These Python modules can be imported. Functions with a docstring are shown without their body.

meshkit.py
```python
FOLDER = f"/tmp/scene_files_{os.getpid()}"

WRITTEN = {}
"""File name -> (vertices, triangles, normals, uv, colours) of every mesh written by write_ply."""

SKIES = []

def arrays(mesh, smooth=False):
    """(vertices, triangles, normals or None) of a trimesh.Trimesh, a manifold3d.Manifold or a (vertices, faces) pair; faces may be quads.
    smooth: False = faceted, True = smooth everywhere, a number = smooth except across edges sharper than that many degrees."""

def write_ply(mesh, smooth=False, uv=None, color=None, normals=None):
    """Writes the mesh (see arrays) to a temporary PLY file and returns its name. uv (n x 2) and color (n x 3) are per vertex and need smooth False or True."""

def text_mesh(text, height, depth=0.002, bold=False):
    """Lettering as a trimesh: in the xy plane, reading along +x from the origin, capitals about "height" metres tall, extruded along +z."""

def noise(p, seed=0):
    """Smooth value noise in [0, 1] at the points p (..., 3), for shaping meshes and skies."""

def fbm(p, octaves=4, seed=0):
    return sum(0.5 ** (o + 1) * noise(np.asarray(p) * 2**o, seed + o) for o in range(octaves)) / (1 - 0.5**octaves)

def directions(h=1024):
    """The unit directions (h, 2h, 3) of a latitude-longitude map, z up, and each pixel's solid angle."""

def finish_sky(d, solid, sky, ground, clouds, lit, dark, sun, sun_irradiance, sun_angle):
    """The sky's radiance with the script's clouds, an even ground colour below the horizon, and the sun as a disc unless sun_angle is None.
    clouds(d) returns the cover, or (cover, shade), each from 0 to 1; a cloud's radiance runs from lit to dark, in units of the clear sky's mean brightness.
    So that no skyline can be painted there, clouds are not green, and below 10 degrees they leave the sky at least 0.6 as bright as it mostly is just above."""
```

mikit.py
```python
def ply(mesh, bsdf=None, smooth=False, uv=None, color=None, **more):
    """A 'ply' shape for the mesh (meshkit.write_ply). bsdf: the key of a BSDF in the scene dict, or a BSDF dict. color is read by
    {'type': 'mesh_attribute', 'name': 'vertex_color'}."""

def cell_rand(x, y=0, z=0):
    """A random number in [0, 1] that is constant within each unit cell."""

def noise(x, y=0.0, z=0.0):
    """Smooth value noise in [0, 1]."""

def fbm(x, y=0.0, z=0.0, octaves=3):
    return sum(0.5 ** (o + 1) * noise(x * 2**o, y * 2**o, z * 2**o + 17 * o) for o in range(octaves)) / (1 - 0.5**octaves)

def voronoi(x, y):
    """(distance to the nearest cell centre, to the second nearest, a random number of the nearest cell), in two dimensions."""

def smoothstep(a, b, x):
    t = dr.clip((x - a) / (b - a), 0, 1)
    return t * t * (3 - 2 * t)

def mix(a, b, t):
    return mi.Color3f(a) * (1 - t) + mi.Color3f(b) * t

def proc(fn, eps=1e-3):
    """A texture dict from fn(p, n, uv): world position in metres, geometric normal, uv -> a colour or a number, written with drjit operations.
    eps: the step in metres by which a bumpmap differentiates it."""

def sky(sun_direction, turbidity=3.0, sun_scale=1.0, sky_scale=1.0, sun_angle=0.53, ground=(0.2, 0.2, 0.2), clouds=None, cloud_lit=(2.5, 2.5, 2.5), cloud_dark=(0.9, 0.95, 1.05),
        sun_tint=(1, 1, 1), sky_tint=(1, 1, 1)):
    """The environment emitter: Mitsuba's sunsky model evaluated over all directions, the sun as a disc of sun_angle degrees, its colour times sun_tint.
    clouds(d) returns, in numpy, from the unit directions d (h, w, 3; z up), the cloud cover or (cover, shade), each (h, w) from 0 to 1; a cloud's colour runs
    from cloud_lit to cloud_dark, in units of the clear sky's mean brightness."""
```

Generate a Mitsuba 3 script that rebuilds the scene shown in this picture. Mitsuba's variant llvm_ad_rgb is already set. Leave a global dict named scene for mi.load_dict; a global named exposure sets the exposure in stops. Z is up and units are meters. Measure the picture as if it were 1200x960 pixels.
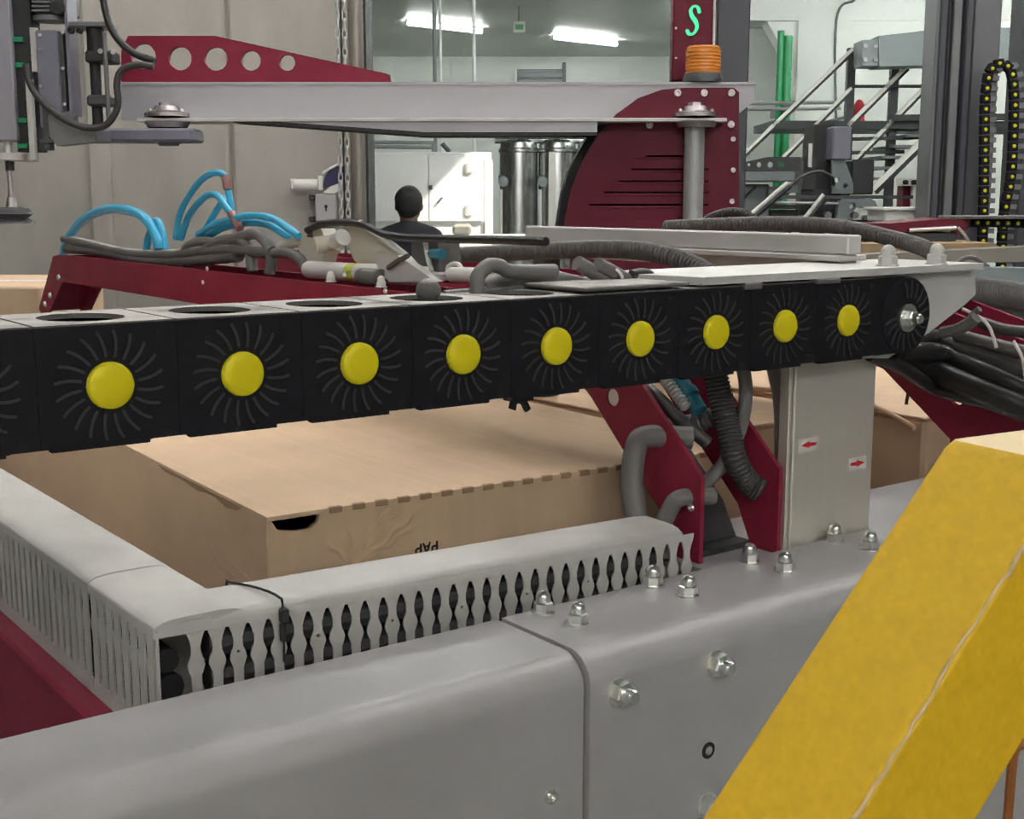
import math, random
import numpy as np, trimesh, mitsuba as mi, drjit as dr
import mikit, meshkit
from mikit import proc, noise, fbm, smoothstep, mix
import manifold3d as m3
from shapely.geometry import Polygon, Point, box as sbox, LineString
from shapely.ops import unary_union
random.seed(7); rng = np.random.default_rng(7)
T4 = mi.ScalarTransform4f


def ply(mesh, material, smooth=False):
    return mikit.ply(mesh, 'material_' + material, smooth)

# ------------------------------------------------------------------ camera, daylight, lamps, exposure
EYE, FOC, PITCH = 1.65, 1500.0, math.atan(248 / 1500.0)
CP, SP = math.cos(PITCH), math.sin(PITCH)
exposure = 1.55
scene = {'type': 'scene'}
labels = {}
scene['camera'] = {'type': 'perspective', 'fov': 2 * math.degrees(math.atan(600 / FOC)), 'fov_axis': 'x', 'near_clip': 0.05, 'far_clip': 100.0,
                   'to_world': T4().look_at(origin=[0, 0, EYE], target=[0, CP, EYE - SP], up=[0, 0, 1])}
scene['daylight'] = mikit.sky([1.0, -1.0, 1.0], turbidity=3.0, sun_scale=1.6, sky_scale=0.5, sun_tint=(.88, .97, 1.12), ground=(0.15, 0.15, 0.15))
LAMP_NEAR = (14.6, 14.1, 14.0)      # unseen tubes added over the machine and behind the camera, warm white
LAMP_FAR = (29.0, 30.2, 28.8)       # tubes of the far hall, greenish white
CEIL = 4.5
# fluorescent fittings, unseen ones added for brightness: x, y, turn in degrees, warm or not
LAMPS = [(-1.10, 21.9, 42, 0), (1.33, 23.75, 42, 0), (3.1, 20.3, 42, 0), (4.6, 12.5, 90, 0), (1.2, 12.6, 0, 0), (7.6, 13.5, 90, 0), (6.2, 9.0, 90, 0), (6.8, 12.2, 0, 0), (-2.2, 14.0, 0, 0), (.2, 6.6, 0, 0), (1.8, 8.9, 0, 0),
         (8.4, 16.2, 0, 0), (5.6, 15.6, 0, 0),
         (1.7, 2.0, 37, 1), (1.3, 2.55, 37, 1), (-2.4, .6, 90, 1), (-1.6, -3.4, 0, 1), (4.6, -3.2, 0, 1), (.6, -3.4, 0, 1), (2.8, -3.4, 0, 1), (.6, -4.5, 0, 1), (2.8, -4.5, 0, 1),
         (3.2, 3.2, 90, 1), (0.2, 4.2, 0, 1), (-2.8, 3.8, 0, 1), (-.3, 2.6, 0, 1)]


def ray(px, py):
    u, v = (px - 600) / FOC, (py - 480) / FOC
    return np.array([u, CP - v * SP, -SP - v * CP])


def at(px, py, Y):                     # the world point at forward distance Y seen at that pixel of the photograph
    d = ray(px, py)
    return np.array([0, 0, EYE]) + d * Y / d[1]


NA, NB = np.array([.8, .6, 0]), np.array([-.6, .8, 0])     # the machine's own axes: a along the front beam, b away from it
RM = np.eye(4); RM[:3, 0], RM[:3, 1] = NA, NB


def on(px, py, a=None, b=None, z=None):   # the same in the machine's axes, on one of its planes
    d = ray(px, py)
    if z is not None: t = (z - EYE) / d[2]
    elif a is not None: t = a / (d @ NA)
    else: t = b / (d @ NB)
    P = np.array([0, 0, EYE]) + d * t
    return np.array([P @ NA, P @ NB, P[2]])


# ------------------------------------------------------------------ mesh helpers
def mach(m):
    m = m.copy(); m.apply_transform(RM); return m


def cat(*ms):
    return trimesh.util.concatenate([m for m in ms])


def bx(x0, x1, y0, y1, z0, z1, c=0.0):
    if x1 < x0: x0, x1 = x1, x0
    if z1 < z0: z0, z1 = z1, z0
    if y1 < y0: y0, y1 = y1, y0
    e = np.array([x1 - x0, y1 - y0, z1 - z0]); o = np.array([x0 + x1, y0 + y1, z0 + z1]) / 2
    c = min(c, e.min() * .45)
    if c <= 0:
        m = trimesh.creation.box(e); m.apply_translation(o); return m
    pts = []
    for s in np.ndindex(2, 2, 2):
        s = np.array(s) * 2 - 1
        for k in range(3):
            v = e / 2 - c; v[k] = e[k] / 2
            pts.append(s * v)
    m = trimesh.convex.convex_hull(np.array(pts)); m.apply_translation(o); return m


def fb(x0, y0, x1, y1, Y, d, c=0.0):      # a box whose front covers that pixel rectangle at distance Y, d deep
    P, Q = at(x0, (y0 + y1) / 2, Y), at(x1, (y0 + y1) / 2, Y)
    return bx(P[0], Q[0], Y, Y + d, at(x0, y1, Y)[2], at(x0, y0, Y)[2], c)


def smooth_path(p, n=8):
    p = np.asarray(p, float)
    if len(p) < 3: return np.linspace(p[0], p[-1], max(n, 2))
    q = np.vstack([2 * p[0] - p[1], p, 2 * p[-1] - p[-2]])
    out = []
    for i in range(1, len(q) - 2):
        t = np.linspace(0, 1, n, endpoint=False)[:, None]
        a, b, c, d = q[i - 1], q[i], q[i + 1], q[i + 2]
        out.append(.5 * ((2 * b) + (c - a) * t + (2 * a - 5 * b + 4 * c - d) * t**2 + (-a + 3 * b - 3 * c + d) * t**3))
    return np.vstack(out + [p[-1:]])


def resample(p, step):
    s = np.r_[0, np.cumsum(np.linalg.norm(np.diff(p, axis=0), axis=1))]
    u = np.linspace(0, s[-1], max(2, int(s[-1] / step) + 1))
    return np.stack([np.interp(u, s, p[:, k]) for k in range(3)], 1)


def sweep(p, r, sides=12, caps=True):
    p = np.asarray(p, float); n = len(p); r = np.broadcast_to(r, (n,))
    t = np.gradient(p, axis=0); t /= np.linalg.norm(t, axis=1, keepdims=True) + 1e-12
    u = np.cross(t[0], [0, 0, 1.0])
    if np.linalg.norm(u) < 1e-3: u = np.cross(t[0], [1.0, 0, 0])
    U = []
    for i in range(n):
        u = u - t[i] * (u @ t[i]); u /= np.linalg.norm(u) + 1e-12; U.append(u)
    U = np.array(U); V = np.cross(t, U); a = np.arange(sides) * 2 * np.pi / sides
    v = (p[:, None] + r[:, None, None] * (np.cos(a)[None, :, None] * U[:, None] + np.sin(a)[None, :, None] * V[:, None])).reshape(-1, 3)
    i, j = np.meshgrid(np.arange(n - 1), np.arange(sides), indexing='ij')
    q = np.stack([i * sides + j, i * sides + (j + 1) % sides, (i + 1) * sides + (j + 1) % sides, (i + 1) * sides + j], -1).reshape(-1, 4)
    f = np.vstack([q[:, [0, 1, 2]], q[:, [0, 2, 3]]])
    if caps:
        v = np.vstack([v, p[:1], p[-1:]]); k = np.arange(sides)
        f = np.vstack([f, np.stack([(k + 1) % sides, k, np.full(sides, n * sides)], 1),
                       np.stack([(n - 1) * sides + k, (n - 1) * sides + (k + 1) % sides, np.full(sides, n * sides + 1)], 1)])
    return trimesh.Trimesh(v, f, process=False)


def tube(p, r, sides=12, n=8):
    return sweep(smooth_path(p, n), r, sides)


def corrugated(p, r, pitch, sides=16, depth=.45):
    q = resample(smooth_path(p, 12), pitch / 4)
    return sweep(q, r * (1 - depth + depth * np.array([0, .8, 1, .8])[np.arange(len(q)) % 4]), sides)


def lathe(prof, n=24, axis='z', at0=(0, 0, 0)):
    m = trimesh.creation.revolve(np.array(prof, float), sections=n)
    if axis == 'y': m.apply_transform(trimesh.transformations.rotation_matrix(math.pi / 2, [1, 0, 0]))   # +z -> -y
    if axis == 'x': m.apply_transform(trimesh.transformations.rotation_matrix(math.pi / 2, [0, 1, 0]))
    m.apply_translation(at0); return m


def prism(poly, t):
    gs = getattr(poly, 'geoms', [poly])
    return cat(*[trimesh.creation.extrude_polygon(g, t, engine='earcut') for g in gs])


def upright(poly, y0, y1):             # polygon in (x, z), extruded from y0 to y1
    m = prism(poly, abs(y1 - y0)); v = m.vertices.copy()
    m.vertices = np.stack([v[:, 0], max(y0, y1) - v[:, 2], v[:, 1]], 1); return m


def sideplate(poly, x0, x1):           # polygon in (y, z), extruded from x0 to x1
    m = prism(poly, abs(x1 - x0)); v = m.vertices.copy()
    m.vertices = np.stack([min(x0, x1) + v[:, 2], v[:, 0], v[:, 1]], 1); return m


def px_poly(pts, Y):
    return Polygon([(at(x, y, Y)[0], at(x, y, Y)[2]) for x, y in pts])


# ------------------------------------------------------------------ scene helpers
used = {}


def key_for(name, parent=None):
    k = (parent + '__' if parent else '') + name
    n = used.get(k, 0); used[k] = n + 1
    return k if n == 0 else f'{k}_{n:03d}'


def put(name, shape, parent=None, T=None, label=None):
    k = key_for(name, parent)
    scene[k] = dict(shape) if T is None else {**shape, 'to_world': T}
    if label: labels[k] = {'label': label}
    return k


def obj(name, mesh, mat, parent=None, smooth=30, label=None):
    return put(name, ply(mesh, mat, smooth), parent, None, label)


def mobj(name, mesh, mat, parent=None, smooth=30, label=None):     # a mesh given in the machine's axes
    return obj(name, mach(mesh), mat, parent, smooth, label)


def thing(name, label, category, group=None):
    k = key_for(name)
    labels[k] = {'label': label, 'category': category}
    if group: labels[k]['group'] = group
    return k


def tag(k, label, category, group=None):
    labels[k] = {'label': label, 'category': category}
    if group: labels[k]['group'] = group
    return k


def struct(name, mesh, mat, smooth=False):
    k = obj(name, mesh, mat, None, smooth); labels[k] = {'kind': 'structure'}; return k


def tm(m4):
    return T4(np.asarray(m4, float).tolist())


def rot(ax, deg):
    return trimesh.transformations.rotation_matrix(math.radians(deg), ax)


def tr(*v):
    return trimesh.transformations.translation_matrix(v)


# ------------------------------------------------------------------ materials
def pr(color, rough=.5, metal=0.0, **k):
    c = color if isinstance(color, dict) else {'type': 'rgb', 'value': list(color)}
    return {'type': 'twosided', 'bsdf': {'type': 'principled', 'base_color': c, 'roughness': rough, 'metallic': metal, **k}}


def mat(name, bsdf):
    scene['material_' + name] = bsdf


def dusty(c, dust=(.42, .40, .37), amount=.9, scale=30.0):
    def f(p, n, uv):
        up = smoothstep(.55, .95, n.z)
        k = fbm(p.x * scale, p.y * scale, p.z * scale, 3)
        return mix(mi.Color3f(*c) * (.85 + .3 * k), dust, up * smoothstep(.15, .6, k) * amount)
    return proc(f)


def speck(c, v=.12, scale=8.0, oct=4):
    return proc(lambda p, n, uv: mi.Color3f(*c) * (1 - v + 2 * v * fbm(p.x * scale, p.y * scale, p.z * scale, oct)))


def concrete_fn(p, n, uv):
    k = fbm(p.x * 1.3 + 5, p.y * 1.3, p.z * .8, 5); s = fbm(p.x * 9, p.y * 9, p.z * 1.5, 4)
    c = mix((.29, .272, .24), (.40, .375, .335), smoothstep(.3, .7, k))
    return c * (.86 + .28 * s)


def cardboard_fn(p, n, uv):
    k = fbm(p.x * 14, p.y * 14, p.z * 14, 4)
    a = p.x * .8 + p.y * .6
    fl = noise(a * 160, p.z * 3, 0.0)
    return mi.Color3f(.57, .41, .27) * (.88 + .2 * k + .05 * fl)


def maroon_fn(p, n, uv):
    k = fbm(p.x * 22, p.y * 22, p.z * 22, 4)
    return mix((.17, .013, .030), (.215, .021, .042), k)


def worn_yellow_glare_fn(p, n, uv):
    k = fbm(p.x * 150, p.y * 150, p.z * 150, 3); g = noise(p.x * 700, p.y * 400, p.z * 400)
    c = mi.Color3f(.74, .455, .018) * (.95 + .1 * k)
    return mix(c * (.95 + .1 * g), (.74, .60, .38), smoothstep(.85, .99, n.z) * .85)  # upward faces turn cream: painted glare from above, with dust


mat('concrete', pr(proc(concrete_fn), .9))
mat('floor_concrete', pr(speck((.15, .15, .145), .2, 3.0), .6))
mat('concrete_plain', pr((.20, .195, .18), .9))
mat('white_panel', pr((.74, .78, .74), .5))
mat('white_wall', pr((.80, .82, .78), .6))
mat('ceiling_panel', pr((.50, .53, .49), .45))
mat('jamb_steel', pr((.23, .21, .18), .4, .3))
mat('black_rubber', pr((.012, .012, .013), .6))
mat('grey_paint', pr(speck((.38, .37, .375), .03, 40.), .4, .0, specular=.3, clearcoat=.5, clearcoat_gloss=.72))
mat('lilac_paint', pr((.385, .375, .395), .4))
mat('maroon_paint', pr(proc(maroon_fn), .5, specular=.22))
mat('maroon_dull', pr((.10, .009, .02), .5, specular=.2))
mat('chain_black', pr(dusty((.010, .0095, .012), amount=.75), .55, specular=.25))
mat('chain_face', pr(speck((.0075, .007, .0095), .25, 60.), .6, specular=.2))
mat('fin_black', pr((.027, .026, .029), .5, specular=.3))
mat('cap_yellow', pr((.70, .60, .010), .45, specular=.3))
mat('dusty_grey', pr(dusty((.10, .095, .09), (.40, .38, .35), .95, 25.), .8))
mat('hose_grey', pr(dusty((.12, .115, .112), (.32, .30, .285), .4, 20.), .55))
mat('hose_ribbed', pr(dusty((.085, .08, .078), (.24, .225, .21), .45, 60.), .5))
mat('hose_dark', pr(dusty((.035, .034, .034), (.22, .2, .19), .35, 20.), .5))
mat('hose_clean', pr((.17, .162, .155), .5))
mat('cable_black', pr((.014, .0135, .014), .38, specular=.5))
mat('pink_fitting', pr((.26, .13, .125), .5))
mat('column_grey', pr((.12, .12, .13), .45))
mat('blue_tube', pr((.045, .42, .66), .3))
mat('teal_plastic', pr((.02, .15, .20), .4))
mat('duct_pvc', pr(dusty((.46, .45, .42), (.53, .515, .48), .6, 15.), .5))
mat('bracket_white', pr(dusty((.50, .495, .47), (.55, .535, .49), .7, 14.), .5))
mat('cardboard', pr(proc(cardboard_fn), .85))
mat('cardboard_edge', pr((.30, .19, .11), .9))
mat('dark_hole', pr((.006, .005, .005), .9))
mat('zinc', pr((.86, .88, .84), .2, .95))
mat('steel', {'type': 'twosided', 'bsdf': {'type': 'roughconductor', 'material': 'Cr', 'alpha': .32, 'specular_reflectance': {'type': 'rgb', 'value': [.85, .83, .78]}}})
mat('brushed', pr(proc(lambda p, n, uv: mi.Color3f(.66, .63, .555) * (.98 + .04 * noise((p.x * .8 + p.y * .6) * 700, (p.y * .8 - p.x * .6) * 700, p.z * 5))), .4, .5))
mat('tank_steel', {'type': 'twosided', 'bsdf': {'type': 'roughconductor', 'material': 'Cr', 'alpha': .12, 'specular_reflectance': {'type': 'rgb', 'value': [.8, .86, .8]}}})
mat('yellow_paint', pr(proc(worn_yellow_glare_fn), .5, specular=.22))
mat('worn_cream', pr(speck((.62, .43, .2), .35, 140.), .5))
mat('rust_orange', pr((.25, .085, .02), .55))
mat('dark_steel', pr((.055, .058, .062), .45, .2))
mat('mid_steel', pr((.15, .155, .16), .45, .2))
mat('anthracite', pr((.022, .023, .025), .45))
mat('steel_lilac', pr((.27, .265, .30), .45))
mat('slate_lilac', pr((.165, .165, .205), .45))
mat('panel_grey', pr((.13, .155, .155), .5))
mat('dark_lilac', pr((.05, .05, .06), .5))
mat('galvanised', pr((.36, .365, .37), .42, .3))
mat('cabinet_white', pr((.80, .81, .81), .4))
mat('pvc_white', pr((.72, .71, .66), .5))
mat('cream_plastic', pr((.52, .49, .42), .5))
mat('amber_lens', pr((.66, .24, .035), .25, 0.0, clearcoat=.6, clearcoat_gloss=.9))
mat('green_pipe', pr((.03, .30, .11), .4))
mat('grey_blue', pr((.20, .23, .235), .5))
mat('navy_plastic', pr((.02, .018, .07), .35))
mat('lettering', pr((.012, .010, .010), .8))
mat('red_print', pr((.48, .02, .03), .6))
mat('label_white', pr((.62, .58, .54), .6))
mat('label_lime', pr((.55, .60, .12), .6))
mat('green_lens', pr((.01, .20, .09), .35))
mat('skin', pr((.10, .052, .034), .55))
mat('hair', pr((.010, .009, .009), .7))
mat('shirt', pr((.014, .016, .022), .85))
mat('trousers', pr((.02, .022, .03), .9))
mat('lamp_body', pr((.7, .72, .7), .5))
mat('pane_glass', {'type': 'thindielectric'})
mat('wood_plank', pr(speck((.30, .21, .12), .2, 9.), .8))


# ------------------------------------------------------------------ hardware
def hexprism(r, h, c=.12):
    a = np.arange(6) * np.pi / 3
    p = [(r * np.cos(t) * s, r * np.sin(t) * s, z) for z, s in ((0, 1), (h * (1 - c), 1), (h, .86)) for t in a]
    return trimesh.convex.convex_hull(np.array(p))


def cap_nut(s=.0075):                    # along +z; s is half the width over corners
    m = [lathe([(0, 0), (s * 1.18, 0), (s * 1.18, s * .16), (0, s * .16)], 20)]
    h = hexprism(s, s * .95); h.apply_translation([0, 0, s * .16]); m.append(h)
    prof = [(0, s * 1.0), (s * .74, s * 1.0), (s * .74, s * 1.5)] + [(s * .74 * math.cos(t), s * 1.5 + s * .72 * math.sin(t)) for t in np.linspace(.2, math.pi / 2, 7)]
    prof[-1] = (0, prof[-1][1]); m.append(lathe(prof, 18)); return cat(*m)


def hex_bolt(s=.0095):                   # flange, hex nut and stud end along +z
    m = [lathe([(0, 0), (s * 1.15, 0), (s * 1.15, s * .18), (0, s * .18)], 20)]
    h = hexprism(s, s * .9); h.apply_translation([0, 0, s * .18]); m.append(h)
    m.append(lathe([(0, s), (s * .62, s), (s * .62, s * 1.75), (s * .5, s * 1.95), (0, s * 1.95)], 16)); return cat(*m)


def socket_screw(s=.006, h=.6):          # round head with a recess
    return lathe([(0, 0), (s, 0), (s, s * h * .8), (s * .9, s * h), (s * .5, s * h), (s * .45, s * h * .45), (0, s * h * .45)], 18)


def button_screw(s=.006):
    return lathe([(0, 0), (s, 0), (s * .93, s * .3), (s * .7, s * .55), (s * .38, s * .65), (s * .36, s * .3), (0, s * .3)], 18)


CAPNUT = ply(cap_nut(), 'zinc', 30)
CAPNUT_W = ply(cap_nut(), 'bracket_white', 30)
HEXBOLT = ply(hex_bolt(.0088), 'zinc', 30)
SOCKET = ply(socket_screw(.0065), 'steel', 30)
BUTTON = ply(button_screw(.0055), 'zinc', 30)
FACE_FRONT = rot([1, 0, 0], 90)          # +z of the hardware to -y (towards the camera side)
FACE_LEFT = rot([0, 1, 0], -90)          # +z to -x


def hw(name, shape, parent, a, b, z, turn=None, spin=0, label=None):
    M = RM @ tr(a, b, z) @ (turn if turn is not None else np.eye(4)) @ rot([0, 0, 1], spin)
    return put(name, shape, parent, tm(M), label)


def hww(name, shape, parent, P, turn=None, s=1.0, label=None):
    M = tr(*P) @ (turn if turn is not None else np.eye(4)) @ np.diag([s, s, s, 1])
    return put(name, shape, parent, tm(M), label)


# ================================================================== THE SETTING
X0, X1, Y0, Y1 = -7.0, 11.0, -5.0, 27.0
struct('floor', bx(X0, X1, Y0, Y1, -.15, 0), 'floor_concrete')
SKX, SKY = (2.10, 3.5), (6.6, 8.4)
struct('ceiling', cat(bx(X0, SKX[0], Y0, Y1, CEIL, CEIL + .15), bx(SKX[1], X1, Y0, Y1, CEIL, CEIL + .15),
                      bx(SKX[0], SKX[1], Y0, SKY[0], CEIL, CEIL + .15), bx(SKX[0], SKX[1], SKY[1], Y1, CEIL, CEIL + .15)), 'ceiling_panel')
w = key_for('window_1'); labels[w] = {'kind': 'structure'}
f4 = [bx(SKX[0], SKX[1], SKY[0], SKY[0] + .04, CEIL, CEIL + .2), bx(SKX[0], SKX[1], SKY[1] - .04, SKY[1], CEIL, CEIL + .2),
      bx(SKX[0], SKX[0] + .04, SKY[0], SKY[1], CEIL, CEIL + .2), bx(SKX[1] - .04, SKX[1], SKY[0], SKY[1], CEIL, CEIL + .2)]
obj('frame', cat(*f4), 'white_wall', w, False)
pane = trimesh.Trimesh([[SKX[0], SKY[0], CEIL + .1], [SKX[1], SKY[0], CEIL + .1], [SKX[1], SKY[1], CEIL + .1], [SKX[0], SKY[1], CEIL + .1]], [[0, 1, 2], [0, 2, 3]])
obj('pane', pane, 'pane_glass', w, False)
struct('wall_front', bx(X0, X1, Y0 - .2, Y0, 0, CEIL), 'white_wall')
struct('wall_side', bx(X0 - .2, X0, Y0, Y1, 0, CEIL), 'concrete_plain')
struct('wall_right', cat(bx(X1, X1 + .2, Y0, Y1, 0, CEIL)), 'concrete_plain')
# back wall of sandwich panels with recessed joints, a dark roller door in it
wb = key_for('wall_back'); labels[wb] = {'kind': 'structure'}
obj('backing', bx(X0, X1, Y1 + .03, Y1 + .2, 0, CEIL), 'white_panel', wb, False)
xs = np.arange(X0, 4.3, 1.15)
for i in range(len(xs) - 1):
    obj('panel', bx(xs[i] + .008, xs[i + 1] - .008, Y1, Y1 + .05, 0, CEIL), 'white_panel', wb, False)
# nearer back wall on the right, seen right of the mast
struct('wall_step', cat(bx(3.9, X1, 22.6, 22.8, 0, CEIL), bx(3.9, 4.1, 22.8, Y1 + .03, 0, CEIL)), 'white_panel')
# concrete wall on the left, its end clad by a steel jamb
CW = 5.5
xe = at(405, 240, CW)[0]
wl = key_for('wall_left'); labels[wl] = {'kind': 'structure'}
cut = [X0, at(-190, 240, CW)[0], at(127, 240, CW)[0], at(272, 240, CW)[0], xe]
for i in range(4):
    obj('concrete_panel', bx(cut[i] + .008, cut[i + 1] - .008, CW, CW + .2, 0, CEIL, .012), 'concrete', wl, False)
obj('backing', bx(X0, xe - .01, CW + .03, CW + .18, 0, CEIL), 'concrete', wl, False)
obj('pilaster', bx(at(106, 200, CW)[0], at(131, 200, CW)[0], CW - .035, CW + .05, 0, CEIL, .012), 'concrete', wl, False)
xj = at(433, 240, CW)[0]
struct('trim_1', cat(bx(xe, xj - .012, CW - .03, CW + .24, 0, CEIL, .02), lathe([(0, 0), (.032, 0), (.032, CEIL), (0, CEIL)], 20, 'z', (xe + .06, CW - .02, 0))), 'jamb_steel', 30)
struct('trim_2', bx(xj - .012, xj, CW - .02, CW + .24, 0, CEIL), 'black_rubber')
# white side wall on the right of the far hall: downstand beam, column with haunch, wall behind the stairs
YW = 18.0
zb = at(930, 24, YW)[2]
struct('trim_3', bx(at(877, 100, YW)[0] - .35, X1, YW, YW + .6, zb, CEIL), 'white_wall')
cx0, cx1 = at(933, 100, YW)[0], at(981, 100, YW)[0]
struct('trim_4', cat(bx(cx0, cx1 + .1, YW - .02, YW + .5, 0, zb),
                     upright(Polygon([(cx0 - .42, zb), (cx0, zb), (cx0, zb - .85), (cx0 - .05, zb - .6)]), YW + .05, YW + .45)), 'white_wall')
ww = key_for('wall_hall'); labels[ww] = {'kind': 'structure'}
obj('panel', bx(cx1 + .02, at(1090, 100, YW)[0], YW + .02, YW + .25, 0, zb), 'white_wall', ww, False)
obj('panel', bx(at(1090, 100, YW)[0] + .012, X1, YW + .02, YW + .25, 0, zb), 'white_wall', ww, False)
obj('joint_strip', tube([at(980, 170, YW - .03), at(980, 25, YW - .03), at(1001, 0, YW - .03), at(1012, -14, YW - .03)], .018, 6), 'mid_steel', ww)

# ------------------------------------------------------------------ lamps
for i, (x, y, deg, warm) in enumerate(LAMPS):
    where = ['tube lamp under far ceiling, the left one, past the hanging rods', 'tube lamp under far ceiling, nearer the maroon mast on its left side',
             'tube lamp at the top edge, just left of the maroon mast'][i] if i < 3 else 'unseen tube lamp added under the hall ceiling as fill light, outside the picture'
    k = thing('fluorescent_lamp', ('glowing white fluorescent ' + where) if i < 3 else where, 'lamp', 'fluorescent ceiling lamps')
    M = tr(x, y, CEIL) @ rot([0, 0, 1], deg)
    h = bx(-.80, .80, -.03, .03, -.025, 0, .005); h.apply_transform(M); obj('housing', h, 'lamp_body', k, 30)
    t = sweep(np.linspace([-.78, 0, -.067], [.78, 0, -.067], 2), .04, 10); t.apply_transform(M)
    kk = obj('diffuser', t, 'lamp_body', k, True)
    scene[kk]['emitter'] = {'type': 'area', 'radiance': {'type': 'rgb', 'value': list(LAMP_NEAR if warm else LAMP_FAR)}}

# ================================================================== THE MACHINE (in its own axes a, b, z)
ZB = 1.35


def cover(a0, a1, b0, b1, z0, z1, r, t=.004):      # folded sheet: front face, round bend, top
    arc = [(b0 + r - r * math.cos(t_), z1 - r + r * math.sin(t_)) for t_ in np.linspace(0, math.pi / 2, 19)]
    out = [(b0, z0)] + arc + [(b1, z1), (b1, z1 - .012)] + [(b0 + r, z1 - .012)]
    inn = [(b0 + .012, z1 - r), (b0 + .012, z0)]
    return sideplate(Polygon(out + inn), a0, a1)


beam = thing('machine_beam', 'long grey painted front beam of the machine with rounded edge, its left part plain', 'machine frame')
mobj('cover', cover(-.45, .5265, .622, .7205, 1.06, ZB - .002, .022), 'grey_paint', beam, 40)
mobj('web', bx(-.44, 1.75, .64, .712, 1.08, ZB - .016), 'grey_paint', beam, False)
k = mobj('cover', cover(.528, 1.8, .617, .7165, 1.06, ZB, .022), 'grey_paint', beam, 40, 'right grey cover plate carrying the bolts and dome nuts')
mobj('back_plate', bx(.742, 1.75, .7175, .83, ZB - .012, ZB - .004), 'grey_paint', beam, False)
for i in range(4):
    for b in (.7085, .6735):
        hw('cap_nut', CAPNUT, beam, .560 + .1095 * i + (.004 if b < .69 else 0), b, ZB, None, 13 * i + 7)
for a in (.999, 1.108): hw('cap_nut', CAPNUT, beam, a, .7085, ZB); hw('cap_nut', CAPNUT, beam, a + .004, .6735, ZB)
for a, z in ((.553, 1.320), (.646, 1.319)): hw('hex_bolt', HEXBOLT, beam, a, .617, z, FACE_FRONT, 11)
hw('hex_bolt', HEXBOLT, beam, .641, .617, 1.211, FACE_FRONT, 20)
hw('button_screw', BUTTON, beam, .4985, .622, 1.258, FACE_FRONT, 0)
ring = cat(lathe([(.0062, 0), (.0062, .0008), (.0034, .0008), (.0034, 0)], 20))
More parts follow.
